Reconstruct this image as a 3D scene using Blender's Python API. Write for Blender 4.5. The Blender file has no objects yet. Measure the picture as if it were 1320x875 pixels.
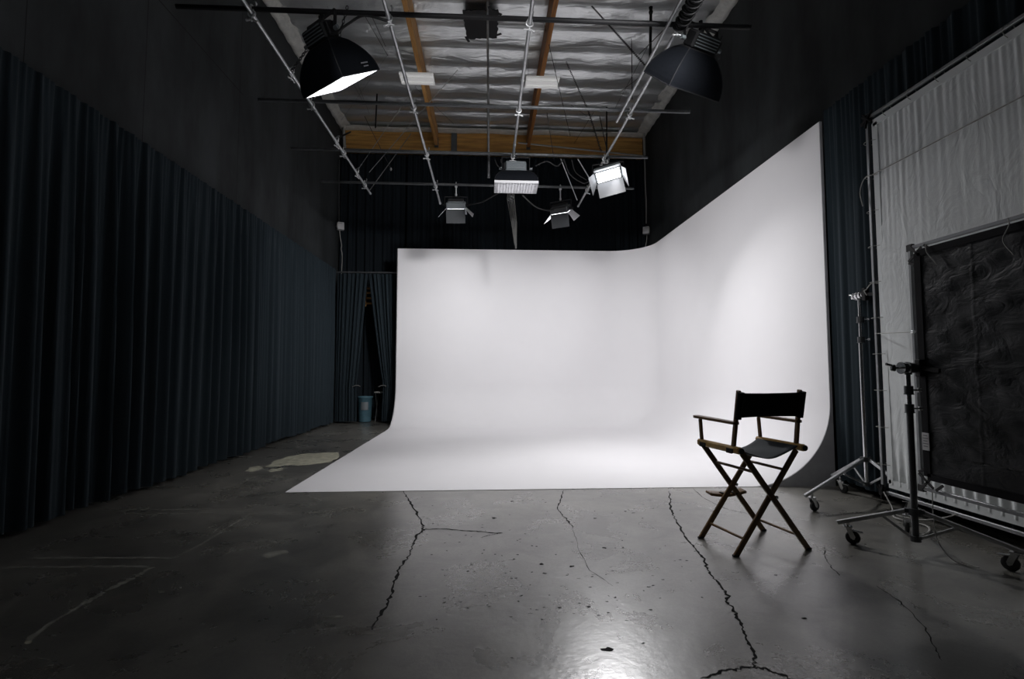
import bpy, math, random
from mathutils import Vector, Matrix
from math import sin, cos, pi, sqrt, radians
random.seed(7)
S = bpy.context.scene
COL = S.collection

# ------------------------------------------------------------------ camera
F, HC = 640.0, 1.36
yaw = math.atan2(33, 640); pitch = math.atan2(38.5, math.hypot(640, 33))
cam = bpy.data.cameras.new('camera'); co = bpy.data.objects.new('camera', cam); COL.objects.link(co)
cam.sensor_width = 36.0; cam.lens = F / 1320 * 36.0; cam.clip_start = 0.05; cam.clip_end = 100
co.location = (0, 0, HC); co.rotation_euler = (pi/2 + pitch, 0, -yaw)
S.camera = co
FW = Vector((sin(yaw)*cos(pitch), cos(yaw)*cos(pitch), sin(pitch)))
RT = Vector((cos(yaw), -sin(yaw), 0)); UP = RT.cross(FW)
def ray(px, py): return FW*F + RT*(px-660) - UP*(py-437.5)
def at(px, py, Y): r = ray(px, py); return Vector((0, 0, HC)) + r*(Y/r.y)       # a photo pixel at distance Y down the room
def onz(px, py, z): r = ray(px, py); return Vector((0, 0, HC)) + r*((z-HC)/r.z)  # a photo pixel at height z

# ------------------------------------------------------------------ world, exposure
w = bpy.data.worlds.new('world'); S.world = w; w.use_nodes = True
w.node_tree.nodes['Background'].inputs[0].default_value = (0.6, 0.75, 1, 1)
w.node_tree.nodes['Background'].inputs[1].default_value = 0.0
S.view_settings.view_transform = 'Standard'; S.view_settings.look = 'None'
S.view_settings.gamma = 1.0; S.view_settings.use_curve_mapping = False
S.view_settings.exposure = 0.0
P_LEFT, P_RIGHT, P_CENTRE, P_BRIGHT, P_FRONT, P_BARN = 28, 20, 3, 45, 27, 23
LCOL = (0.985, 0.972, 0.985)

def lamp(name, power, loc, aim, sx, sy, spread, parent=None, color=LCOL):
    l = bpy.data.lights.new(name, 'AREA'); l.energy = power; l.shape = 'RECTANGLE'; l.size = sx; l.size_y = sy
    l.color = color; l.spread = radians(spread)
    o = bpy.data.objects.new(name, l); COL.objects.link(o)
    q = Vector(aim).to_track_quat('-Z', 'Y')
    o.matrix_basis = Matrix.Translation(loc) @ q.to_matrix().to_4x4()
    return o

# ------------------------------------------------------------------ materials
def mat(name, base=(0.5,0.5,0.5), rough=0.5, metal=0.0, spec=0.5, noise=0.0, nscale=8, bump=0.0, bscale=40, sheen=0.0, emit=None, estr=0, rnoise=0.0, stretch=(1,1,1)):
    m = bpy.data.materials.new(name); m.use_nodes = True; nt = m.node_tree; N = nt.nodes; L = nt.links
    b = N['Principled BSDF']
    b.inputs['Base Color'].default_value = (*base, 1); b.inputs['Roughness'].default_value = rough
    b.inputs['Metallic'].default_value = metal; b.inputs['Specular IOR Level'].default_value = spec
    if sheen: b.inputs['Sheen Weight'].default_value = sheen; b.inputs['Sheen Roughness'].default_value = .4; b.inputs['Sheen Tint'].default_value = (.6,.8,1,1)
    tc = N.new('ShaderNodeTexCoord'); mp = N.new('ShaderNodeMapping'); mp.inputs['Scale'].default_value = stretch
    L.new(tc.outputs['Object'], mp.inputs['Vector'])
    if noise or rnoise:
        n = N.new('ShaderNodeTexNoise'); n.inputs['Scale'].default_value = nscale; n.inputs['Detail'].default_value = 6; n.inputs['Roughness'].default_value = .6
        L.new(mp.outputs[0], n.inputs['Vector'])
    if noise:
        r = N.new('ShaderNodeMapRange'); r.inputs[1].default_value = .3; r.inputs[2].default_value = .7
        r.inputs[3].default_value = 1-noise; r.inputs[4].default_value = 1+noise
        L.new(n.outputs[0], r.inputs[0])
        mx = N.new('ShaderNodeVectorMath'); mx.operation = 'SCALE'; mx.inputs[0].default_value = base
        L.new(r.outputs[0], mx.inputs['Scale']); L.new(mx.outputs[0], b.inputs['Base Color'])
    if rnoise:
        r2 = N.new('ShaderNodeMapRange'); r2.inputs[1].default_value = .3; r2.inputs[2].default_value = .7
        r2.inputs[3].default_value = rough-rnoise; r2.inputs[4].default_value = rough+rnoise
        L.new(n.outputs[0], r2.inputs[0]); L.new(r2.outputs[0], b.inputs['Roughness'])
    if bump:
        nb = N.new('ShaderNodeTexNoise'); nb.inputs['Scale'].default_value = bscale; nb.inputs['Detail'].default_value = 4
        L.new(mp.outputs[0], nb.inputs['Vector'])
        bp = N.new('ShaderNodeBump'); bp.inputs['Strength'].default_value = 1; bp.inputs['Distance'].default_value = bump
        L.new(nb.outputs[0], bp.inputs['Height']); L.new(bp.outputs[0], b.inputs['Normal'])
    if emit: b.inputs['Emission Color'].default_value = (*emit, 1); b.inputs['Emission Strength'].default_value = estr
    return m

M = {}
M['wall'] = mat('painted_wall', (.033,.037,.039), .75, spec=.25, noise=.5, nscale=1.3, bump=.004, bscale=6, stretch=(1,1,.35))
M['wall_seam'] = mat('wall_seam', (.006,.006,.006), .9)
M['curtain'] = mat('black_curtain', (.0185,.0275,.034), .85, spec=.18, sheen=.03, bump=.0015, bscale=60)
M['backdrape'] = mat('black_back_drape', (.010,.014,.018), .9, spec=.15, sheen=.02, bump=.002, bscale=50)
M['cyc'] = mat('white_cyclorama_paint', (.80,.79,.805), .62, spec=.25, noise=.012, nscale=1.1)
M['ply'] = mat('grey_plywood', (.36,.36,.37), .8, spec=.2, noise=.12, nscale=5)
M['black'] = mat('black_metal', (.009,.009,.010), .6, spec=.25, metal=.0)
M['fabric'] = mat('black_nylon', (.005,.006,.008), .8, spec=.06, bump=.008, bscale=9)
M['blacktape'] = mat('black_tape', (.01,.01,.011), .6)
M['steel'] = mat('galvanized_steel', (.50,.51,.52), .38, metal=.9, noise=.2, nscale=14)
M['darksteel'] = mat('dark_steel', (.10,.105,.11), .42, metal=.6, noise=.2, nscale=10)
M['chrome'] = mat('chrome', (.68,.69,.70), .22, metal=1)
M['clampmetal'] = mat('cast_clamp_metal', (.62,.63,.64), .45, metal=.7)
M['greymetal'] = mat('grey_paint', (.17,.19,.20), .45, metal=.3)
M['white'] = mat('white_plastic', (.62,.62,.63), .5)
M['conduit'] = mat('white_conduit', (.40,.40,.38), .6)
M['foiledge'] = mat('white_insulation_edge', (.62,.62,.58), .55, bump=.02, bscale=8, noise=.15)
M['rubber'] = mat('black_rubber', (.012,.012,.012), .7)
M['rope'] = mat('rope', (.11,.11,.105), .9)
M['whitecord'] = mat('white_cord', (.38,.38,.36), .9)
M['alu'] = mat('dull_aluminium', (.33,.34,.35), .5, metal=.7)
M['chain'] = mat('chain_steel', (.05,.05,.052), .5, metal=.8)
M['cable'] = mat('black_cable', (.014,.014,.015), .6)
M['bracket'] = mat('bracket_steel', (.16,.18,.19), .5, metal=.4)
M['chairwood'] = mat('varnished_wood', (.155,.085,.028), .42, noise=.35, nscale=12, stretch=(1,1,.2))
M['chairwoodlight'] = mat('worn_yellow_wood', (.46,.28,.075), .5, noise=.35, nscale=16)
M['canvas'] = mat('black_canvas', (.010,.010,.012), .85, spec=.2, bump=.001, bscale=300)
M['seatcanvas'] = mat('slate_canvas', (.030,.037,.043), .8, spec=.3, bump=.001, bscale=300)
M['bin'] = mat('blue_bin', (.06,.13,.165), .5, noise=.2)
M['panel'] = mat('glowing_white_panel', (.9,.9,.89), .5, emit=(1,.99,.97), estr=.2)  # faint glow added to housing and tubes so the panels read whiter
M['silkhem'] = mat('silk_hem', (.76,.79,.79), .7, spec=.2)
M['inner'] = mat('white_reflector', (.85,.85,.87), .5)
M['crate'] = mat('egg_crate', (.55,.55,.57), .6)
M['diff_on'] = mat('lit_diffuser', (.8,.8,.8), .6, emit=(.93,.955,1), estr=3.0)
M['lamp_on'] = mat('lit_lamp_face', (.8,.8,.8), .6, emit=(.90,.94,1), estr=10.0)
M['paper'] = mat('printed_label', (.6,.6,.6), .6)
M['grey_letter'] = mat('grey_lettering', (.22,.22,.24), .6)
M['crack'] = mat('dark_crack', (.02,.02,.02), .95, spec=.1)  # plain dark colour of the crack ribbons
M['residue'] = mat('pale_tape_residue', (.19,.19,.165), .7, noise=.5, nscale=14, spec=.3)
M['plaster'] = mat('pale_floor_patch', (.42,.41,.32), .75, noise=.35, nscale=9, spec=.3)
M['chip'] = mat('dark_floor_chip', (.03,.03,.03), .9, noise=.3, spec=.2)

def wood_mat(name, c1, c2, axis, rough=.6):
    m = bpy.data.materials.new(name); m.use_nodes = True; N = m.node_tree.nodes; L = m.node_tree.links; b = N['Principled BSDF']
    tc = N.new('ShaderNodeTexCoord'); mp = N.new('ShaderNodeMapping')
    sc = [9, 9, 9]; sc[axis] = .6; mp.inputs['Scale'].default_value = sc
    n = N.new('ShaderNodeTexNoise'); n.inputs['Scale'].default_value = 1.6; n.inputs['Detail'].default_value = 8; n.inputs['Roughness'].default_value = .65
    r = N.new('ShaderNodeValToRGB'); r.color_ramp.elements[0].position = .33; r.color_ramp.elements[0].color = (*c1, 1)
    r.color_ramp.elements[1].position = .68; r.color_ramp.elements[1].color = (*c2, 1)
    L.new(tc.outputs['Object'], mp.inputs[0]); L.new(mp.outputs[0], n.inputs['Vector']); L.new(n.outputs[0], r.inputs[0]); L.new(r.outputs[0], b.inputs['Base Color'])
    b.inputs['Roughness'].default_value = rough; b.inputs['Specular IOR Level'].default_value = .3
    return m
M['beam'] = wood_mat('laminated_timber', (.42,.20,.055), (.86,.50,.15), 0)
M['joist'] = wood_mat('joist_timber', (.34,.15,.04), (.75,.42,.15), 1)
M['joistdark'] = wood_mat('aged_joist_timber', (.20,.075,.02), (.42,.19,.06), 1)

def foil_mat():
    m = bpy.data.materials.new('foil_insulation'); m.use_nodes = True; N = m.node_tree.nodes; L = m.node_tree.links; b = N['Principled BSDF']
    b.inputs['Base Color'].default_value = (.78,.80,.80,1); b.inputs['Metallic'].default_value = .8; b.inputs['Roughness'].default_value = .34
    tc = N.new('ShaderNodeTexCoord'); mp = N.new('ShaderNodeMapping'); mp.inputs['Scale'].default_value = (.6,2.0,1)
    L.new(tc.outputs['Object'], mp.inputs[0])
    n1 = N.new('ShaderNodeTexNoise'); n1.inputs['Scale'].default_value = 2.6; n1.inputs['Detail'].default_value = 5; n1.inputs['Distortion'].default_value = .5
    n2 = N.new('ShaderNodeTexNoise'); n2.inputs['Scale'].default_value = 13; n2.inputs['Detail'].default_value = 4; n2.inputs['Distortion'].default_value = .6
    L.new(mp.outputs[0], n1.inputs['Vector']); L.new(mp.outputs[0], n2.inputs['Vector'])
    b1 = N.new('ShaderNodeBump'); b1.inputs['Distance'].default_value = .045; b1.inputs['Strength'].default_value = 1
    b2 = N.new('ShaderNodeBump'); b2.inputs['Distance'].default_value = .006; b2.inputs['Strength'].default_value = 1
    L.new(n1.outputs[0], b1.inputs['Height']); L.new(n2.outputs[0], b2.inputs['Height']); L.new(b1.outputs[0], b2.inputs['Normal']); L.new(b2.outputs[0], b.inputs['Normal'])
    return m
M['foil'] = foil_mat()

def floor_mat():
    m = bpy.data.materials.new('polished_concrete'); m.use_nodes = True; N = m.node_tree.nodes; L = m.node_tree.links; b = N['Principled BSDF']
    tc = N.new('ShaderNodeTexCoord')
    def noise(scale, detail=6, rough=.6, dist=0):
        n = N.new('ShaderNodeTexNoise'); n.inputs['Scale'].default_value = scale; n.inputs['Detail'].default_value = detail
        n.inputs['Roughness'].default_value = rough; n.inputs['Distortion'].default_value = dist
        L.new(tc.outputs['Object'], n.inputs['Vector']); return n.outputs[0]
    def mr(src, a, c, x, y):
        r = N.new('ShaderNodeMapRange'); r.inputs[1].default_value = a; r.inputs[2].default_value = c; r.inputs[3].default_value = x; r.inputs[4].default_value = y
        L.new(src, r.inputs[0]); return r.outputs[0]
    def mul(a, c):
        k = N.new('ShaderNodeMath'); k.operation = 'MULTIPLY'; L.new(a, k.inputs[0]); L.new(c, k.inputs[1]); return k.outputs[0]
    big = mr(noise(.55, 5, .62, .6), .33, .68, .62, 1.28)
    mid = mr(noise(3.2, 8, .68, .8), .35, .66, .74, 1.2)
    fine = mr(noise(55, 4, .75), .3, .7, .78, 1.16)
    spots = mr(noise(16, 3, .5), .70, .74, 1.0, .55)
    v = mul(mul(big, mid), mul(fine, spots))
    cr = N.new('ShaderNodeValToRGB')
    cr.color_ramp.elements[0].position = .0; cr.color_ramp.elements[0].color = (.018,.018,.017,1)
    cr.color_ramp.elements[1].position = 1.0; cr.color_ramp.elements[1].color = (.275,.264,.232,1)
    L.new(mr(v, 0.25, 1.7, 0, 1), cr.inputs[0]); L.new(cr.outputs[0], b.inputs['Base Color'])
    ro = mr(noise(1.7, 7, .65, .5), .3, .7, .235, .35)
    L.new(ro, b.inputs['Roughness'])
    b.inputs['Specular IOR Level'].default_value = .5; b.inputs['IOR'].default_value = 2.6
    bp = N.new('ShaderNodeBump'); bp.inputs['Distance'].default_value = .0012; L.new(noise(22, 5, .6), bp.inputs['Height']); L.new(bp.outputs[0], b.inputs['Normal'])
    return m
M['floor'] = floor_mat()

def silk_mat(name, base, trans, bs, bd, rough=.6, stretch=(1,1,.25)):
    m = bpy.data.materials.new(name); m.use_nodes = True; N = m.node_tree.nodes; L = m.node_tree.links; b = N['Principled BSDF']
    b.inputs['Base Color'].default_value = (*base, 1); b.inputs['Roughness'].default_value = rough; b.inputs['Specular IOR Level'].default_value = .3
    tc = N.new('ShaderNodeTexCoord'); mp = N.new('ShaderNodeMapping'); mp.inputs['Scale'].default_value = stretch
    n = N.new('ShaderNodeTexNoise'); n.inputs['Scale'].default_value = bs; n.inputs['Detail'].default_value = 6; n.inputs['Distortion'].default_value = 1.0
    L.new(tc.outputs['Object'], mp.inputs[0]); L.new(mp.outputs[0], n.inputs['Vector'])
    ab = N.new('ShaderNodeMath'); ab.operation = 'SUBTRACT'; ab.inputs[1].default_value = .5; L.new(n.outputs[0], ab.inputs[0])
    ab2 = N.new('ShaderNodeMath'); ab2.operation = 'ABSOLUTE'; L.new(ab.outputs[0], ab2.inputs[0])
    bp = N.new('ShaderNodeBump'); bp.inputs['Distance'].default_value = bd; bp.inputs['Strength'].default_value = 1
    L.new(ab2.outputs[0], bp.inputs['Height']); L.new(bp.outputs[0], b.inputs['Normal'])
    return m
M['silk'] = silk_mat('white_silk', (.80,.83,.83), 0, 5, .016, .6, (1,1,.5))
M['blackcloth'] = silk_mat('crumpled_black_cloth', (.0085,.0105,.013), 0, 5.5, .016, .5, (1,1.0,1.9))

# ------------------------------------------------------------------ mesh helpers
class MB:
    def __init__(s, mtx=None): s.v = []; s.f = []; s.sm = []; s.mi = []; s.m = mtx
    def add(s, vs, fs, smooth=False, mi=0):
        o = len(s.v)
        for p in vs:
            p = Vector(p); s.v.append(s.m @ p if s.m else p)
        for f in fs: s.f.append([i+o for i in f]); s.sm.append(smooth); s.mi.append(mi)
        return s
    def box(s, c, size, R=None, mi=0, taper=1.0, bev=0.0):
        c = Vector(c); hx, hy, hz = [a/2 for a in size]; R = R or Matrix.Identity(3)
        if bev > 0:
            b = min(bev, hx*.9, hy*.9, hz*.9); vs = []; 
            # chamfered box: 24 vertices
            idx = {}
            for sx in (-1,1):
                for sy in (-1,1):
                    for sz in (-1,1):
                        for k, p in enumerate(((hx, hy-b, hz-b), (hx-b, hy, hz-b), (hx-b, hy-b, hz))):
                            idx[(sx,sy,sz,k)] = len(vs); vs.append(c + R @ Vector((sx*p[0], sy*p[1], sz*p[2])))
            fs = []
            for sg in (-1,1):
                fs.append([idx[(sg,a,b_,0)] for a,b_ in ((-1,-1),(1,-1),(1,1),(-1,1))][::sg])
                fs.append([idx[(a,sg,b_,1)] for a,b_ in ((-1,-1),(-1,1),(1,1),(1,-1))][::sg])
                fs.append([idx[(a,b_,sg,2)] for a,b_ in ((-1,-1),(1,-1),(1,1),(-1,1))][::sg])
            for a in (-1,1):
                for b_ in (-1,1):
                    fs.append([idx[(a,b_,-1,0)], idx[(a,b_,1,0)], idx[(a,b_,1,1)], idx[(a,b_,-1,1)]])
                    fs.append([idx[(a,-1,b_,0)], idx[(a,1,b_,0)], idx[(a,1,b_,2)], idx[(a,-1,b_,2)]])
                    fs.append([idx[(-1,a,b_,1)], idx[(1,a,b_,1)], idx[(1,a,b_,2)], idx[(-1,a,b_,2)]])
            for a in (-1,1):
                for b_ in (-1,1):
                    for d in (-1,1): fs.append([idx[(a,b_,d,0)], idx[(a,b_,d,1)], idx[(a,b_,d,2)]])
            return s.add(vs, fs, False, mi)
        vs = [c + R @ Vector((x*hx*(taper if z > 0 else 1), y*hy*(taper if z > 0 else 1), z*hz)) for z in (-1,1) for x, y in ((-1,-1),(1,-1),(1,1),(-1,1))]
        return s.add(vs, [[3,2,1,0],[4,5,6,7],[0,1,5,4],[1,2,6,5],[2,3,7,6],[3,0,4,7]], False, mi)
    def bar(s, a, b, w, h, up=(0,0,1), mi=0, bev=0.0):
        a = Vector(a); b = Vector(b); d = (b-a); L = d.length; d.normalize()
        u = Vector(up); x = d.cross(u)
        if x.length < 1e-4: x = d.cross(Vector((1,0,0)))
        x.normalize(); z = x.cross(d)
        R = Matrix((x, d, z)).transposed()
        return s.box((a+b)/2, (w, L, h), R, mi, bev=bev)
    def tube(s, pts, r, n=8, mi=0, cap=True):
        pts = [Vector(p) for p in pts]; vs = []; fs = []
        rr = r if isinstance(r, (list, tuple)) else [r]*len(pts)
        t0 = (pts[1]-pts[0]).normalized(); ref = Vector((0,0,1)) if abs(t0.z) < .9 else Vector((1,0,0))
        x = t0.cross(ref).normalized()
        for i, p in enumerate(pts):
            t = (pts[min(i+1, len(pts)-1)] - pts[max(i-1, 0)]).normalized()
            x = (x - t*x.dot(t)); x = x.normalized() if x.length > 1e-6 else t.orthogonal().normalized()
            y = t.cross(x)
            for k in range(n): a = 2*pi*k/n; vs.append(p + (x*cos(a)+y*sin(a))*rr[i])
        for i in range(len(pts)-1):
            for k in range(n): k2 = (k+1) % n; fs.append([i*n+k, i*n+k2, (i+1)*n+k2, (i+1)*n+k])
        s.add(vs, fs, True, mi)
        if cap: s.add(vs[:n], [list(range(n))[::-1]], False, mi); s.add(vs[-n:], [list(range(n))], False, mi)
        return s
    def ring(s, c, R, r, ax=(0,0,1), n=16, k=6, sx=1, mi=0):
        ax = Vector(ax).normalized(); u = ax.orthogonal().normalized(); v = ax.cross(u); c = Vector(c)
        pts = [c + u*R*sx*cos(2*pi*i/n) + v*R*sin(2*pi*i/n) for i in range(n+1)]
        return s.tube(pts, r, k, mi, False)
    def prism(s, poly, z0, z1, R=None, o=(0,0,0), mi=0):
        R = R or Matrix.Identity(3); o = Vector(o); n = len(poly)
        vs = [o + R @ Vector((x, y, z0)) for x, y in poly] + [o + R @ Vector((x, y, z1)) for x, y in poly]
        return s.add(vs, [list(range(n))[::-1], [i+n for i in range(n)]] + [[i, (i+1) % n, (i+1) % n+n, i+n] for i in range(n)], False, mi)
    def grid(s, fn, nu, nv, smooth=True, mi=0):
        vs = [fn(i/nu, j/nv) for j in range(nv+1) for i in range(nu+1)]
        fs = [[j*(nu+1)+i, j*(nu+1)+i+1, (j+1)*(nu+1)+i+1, (j+1)*(nu+1)+i] for j in range(nv) for i in range(nu)]
        return s.add(vs, fs, smooth, mi)
    def build(s, name, m, parent=None, solid=0.0):
        me = bpy.data.meshes.new(name); me.from_pydata([tuple(p) for p in s.v], [], s.f)
        for p, q, r in zip(me.polygons, s.sm, s.mi): p.use_smooth = q; p.material_index = r
        for mm in (m if isinstance(m, (list, tuple)) else [m]): me.materials.append(mm)
        me.update()
        o = bpy.data.objects.new(name, me); COL.objects.link(o)
        if parent: o.parent = parent
        if solid: md = o.modifiers.new('thickness', 'SOLIDIFY'); md.thickness = solid; md.offset = 0
        return o

def tag(o, label=None, cat=None, group=None, kind=None):
    if label: o['label'] = label
    if cat: o['category'] = cat
    if group: o['group'] = group
    if kind: o['kind'] = kind
    return o
def empty(name, loc, rz=0, label=None, cat=None, group=None):
    o = bpy.data.objects.new(name, None); COL.objects.link(o); o.location = loc; o.rotation_euler = (0,0,rz); o.empty_display_size = .1
    return tag(o, label, cat, group)
def rotz(a): return Matrix.Rotation(a, 3, 'Z')
def sag(a, b, d, n=12):
    a = Vector(a); b = Vector(b)
    return [a.lerp(b, i/n) - Vector((0,0,d*4*(i/n)*(1-i/n))) for i in range(n+1)]
def smooth_path(ctrl, n=8):
    c = [Vector(p) for p in ctrl]; c = [c[0]*2-c[1]] + c + [c[-1]*2-c[-2]]; out = []
    for i in range(1, len(c)-2):
        for k in range(n):
            t = k/n; p0, p1, p2, p3 = c[i-1:i+3]
            out.append(.5*((2*p1)+(-p0+p2)*t+(2*p0-5*p1+4*p2-p3)*t*t+(-p0+3*p1-3*p2+p3)*t**3))
    out.append(c[-2]); return out

# ------------------------------------------------------------------ room shell
XL, XR, YB, YF, ZC = -4.05, 4.52, 13.95, -3.0, 8.1
# floor with its cracks, residue lines and patches as part of the floor mesh
fl = MB()
fl.grid(lambda u, v: (XL-.1 + (XR-XL+.2)*u, YF + (YB+.2-YF)*v, 0), 8, 16, False, 0)
def jag(pts, amp, n):
    out = []
    for a, b in zip(pts[:-1], pts[1:]):
        for k in range(n):
            t = k/n; p = a.lerp(b, t); d = (b-a).normalized(); q = Vector((-d.y, d.x, 0))
            out.append(p + q*random.uniform(-amp, amp) if k or out else p)
    out.append(pts[-1]); return out
def ribbon(pts, w, z, mi, wj=.5, taper=True):
    vs = []; fs = []; n = len(pts)
    for i, p in enumerate(pts):
        t = (pts[min(i+1, n-1)] - pts[max(i-1, 0)]).normalized(); q = Vector((-t.y, t.x, 0))
        ww = w*random.uniform(1-wj, 1+wj)*.5*(min(1, .5+5*min(i, n-1-i)/n) if taper else 1)
        vs += [Vector((p.x, p.y, z)) + q*ww, Vector((p.x, p.y, z)) - q*ww]
    for i in range(n-1): fs.append([2*i, 2*i+1, 2*i+3, 2*i+2])
    fl.add(vs, fs, False, mi)
def fpx(*pp): return [onz(x, y, 0) for x, y in pp]
for pp, wd in (
    (((520,633),(528,645),(537,660),(545,678),(546,683),(538,690),(531,705),(527,716),(515,733),(507,752),(503,770),(492,790),(480,812)), .016),
    (((546,682),(575,682),(605,684),(625,686),(648,687)), .013),
    (((648,687),(638,688),(630,690),(620,693)), .007),
    (((727,632),(722,645),(718,655),(724,664),(734,672),(738,680)), .010),
    (((862,633),(864,645),(865,658),(872,672),(883,690),(893,703),(907,718),(911,732),(918,744),(932,757),(939,768),(937,775),(948,790),(957,806),(965,825),(972,845),(972,860)), .014),
    (((972,860),(950,862),(925,866),(903,874)), .012),
    (((972,860),(990,863),(1008,869),(1022,878)), .012),
    (((893,629),(903,639),(920,649),(940,657),(960,661),(985,668)), .006),
    (((1063,705),(1064,720),(1073,732),(1082,742)), .006),
    (((1130,755),(1160,775),(1190,805),(1205,835),(1215,852)), .005),
    (((738,680),(745,705),(760,735),(790,755)), .003)):
    ribbon(jag(fpx(*pp), .011 if wd > .009 else .006, 7), wd, .0012, 1, .6)
# residue of old floor tape, left of the stage
for pp, wd in ((((5,731),(60,731),(130,730),(196,730)), .030), (((196,730),(178,742),(140,760),(100,783),(60,806),(35,826)), .035),
    (((40,719),(120,719),(228,719)), .026), (((230,716),(262,700),(300,676),(325,662)), .016),
    (((135,656),(200,657),(282,656)), .028), (((150,661),(220,662),(275,662)), .02), (((300,660),(360,662),(420,660)), .012),
    (((330,607),(355,606),(372,603)), .04), (((315,612),(360,611),(400,609)), .015)):
    pts = jag(fpx(*pp), .006, 14)
    k = 0
    while k < len(pts)-1:
        L_ = random.randint(5, 14); seg = pts[k:k+L_+1]
        if len(seg) > 2: ribbon(seg, wd, .0009, 2, .55)
        k += L_ + (random.random() < .4)
def blot(px, py, rx, ry, mi, n=22, amp=.35, z=.0008):
    c = onz(px, py, 0); vs = [Vector((c.x, c.y, z))]
    ph = [random.uniform(0, 6.28) for _ in range(4)]
    for i in range(n):
        a = 2*pi*i/n; r = 1 + amp*(.5*sin(2*a+ph[0])+.35*sin(3*a+ph[1])+.3*sin(5*a+ph[2])+.3*sin(9*a+ph[3]))
        vs.append(Vector((c.x+rx*r*cos(a), c.y+ry*r*sin(a), z)))
    fl.add(vs, [[0, i+1, (i+1) % n+1] for i in range(n)], False, mi)
def patch(pp, mi, z=.0007, amp=.03, n=5):
    pts = fpx(*pp); pts = jag(pts + [pts[0]], amp, n)[:-1]; c = sum(pts, Vector((0,0,0)))/len(pts)
    fl.add([(c.x, c.y, z)] + [(p.x, p.y, z) for p in pts], [[0, i+1, (i+1) % len(pts)+1] for i in range(len(pts))], False, mi)
patch(((342,602),(352,595),(372,588),(398,584),(438,583),(437,589),(424,596),(398,599),(372,600)), 3)
patch(((315,607),(325,602),(336,600),(338,604),(326,608)), 3)
patch(((345,607),(352,604),(366,603),(364,606),(352,608)), 3)
patch(((338,717),(346,712),(370,709),(371,712),(356,717),(345,720)), 2, amp=.012)
patch(((30,829),(36,824),(41,823),(40,829),(33,831)), 3, amp=.005)
patch(((203,762),(210,761),(213,764),(206,765)), 2, amp=.005)
patch(((415,795),(440,793),(442,797),(420,798)), 2, amp=.01)
for px, py, r in ((783,837,.028),(637,668,.022),(660,646,.02),(698,727,.016),(737,730,.02),(779,706,.014),(702,739,.013),(759,782,.012),(793,770,.012),(573,771,.011),(806,659,.014),(742,618,.02),(817,661,.012),(624,709,.01),(636,667,.014),(829,829,.01),(1000,741,.01),(851,771,.008),(803,706,.01),(752,629,.02),(767,668,.012),(1037,797,.012),(905,770,.008),(660,848,.006)):
    blot(px, py, r, r*.8, 4, 9, .5, .001)
for k in range(120):
    blot(random.uniform(540, 900), random.uniform(640, 800), random.uniform(.004,.012), random.uniform(.003,.009), 4, 7, .5, .001)
tag(fl.build('floor', [M['floor'], M['crack'], M['residue'], M['plaster'], M['chip']]), kind='structure')

def wall(name, pts, th):   # quad pts, extruded along th
    b = MB(); th = Vector(th); v = [Vector(p) for p in pts]; v2 = [p+th for p in v]
    b.add(v+v2, [[0,1,2,3],[7,6,5,4],[0,4,5,1],[1,5,6,2],[2,6,7,3],[3,7,4,0]])
    return b
wl = wall('wall_left', [(XL,YF,0),(XL,YB,0),(XL,YB,ZC),(XL,YF,ZC)], (-.15,0,0))
seam = []
for y, z0, z1 in ((5.9,3.7,8.0),(8.1,3.7,8.0),(4.4,3.7,8.0),(10.6,3.7,8.0)):
    ribv = [(XL+.002, y-.005, z0), (XL+.002, y+.005, z0), (XL+.002, y+.005, z1), (XL+.002, y-.005, z1)]
    wl.add(ribv, [[0,1,2,3]], False, 1)
wl.add([(XL+.002,5.2,5.9),(XL+.002,5.2,5.915),(XL+.002,8.2,5.915),(XL+.002,8.2,5.9)], [[0,1,2,3]], False, 1)
tag(wl.build('wall_left', [M['wall'], M['wall_seam']]), kind='structure')
tag(wall('', [(XR,YF,0),(XR,YF,ZC),(XR,YB,ZC),(XR,YB,0)], (.15,0,0)).build('wall_right', M['wall']), kind='structure')
tag(wall('', [(XL,YB,0),(XR,YB,0),(XR,YB,ZC+.4),(XL,YB,ZC+.4)], (0,.15,0)).build('wall_back', M['wall']), kind='structure')
tag(wall('', [(XL-.15,YF,0),(XL-.15,YF,ZC+.4),(XR+.15,YF,ZC+.4),(XR+.15,YF,0)], (0,-.15,0)).build('wall_front', M['wall']), kind='structure')
# ceiling: foil blankets sagging between battens
def zc(x, y):
    t = ((y-9.57)/.655) % 1.0; k = math.floor((y-9.57)/.655)
    s_ = sin(pi*t); 
    return ZC + .13 - .13*s_**.6 - .02*sin(2.1*x+1.7*k)*s_ - .008*sin(7*x+2.3*k+3*t)*s_
cg = MB(); cg.grid(lambda u, v: (XL+(XR-XL)*u, YF+(13.8-YF)*v, zc(XL+(XR-XL)*u, YF+(13.8-YF)*v)), 90, 336)
tag(cg.build('ceiling', M['foil']), kind='structure')
tag(MB().box(((XL+XR)/2, (YF+YB)/2, ZC+.55), (XR-XL+.3, YB-YF+.3, .1)).build('ceiling', M['wall']), kind='structure')
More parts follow.
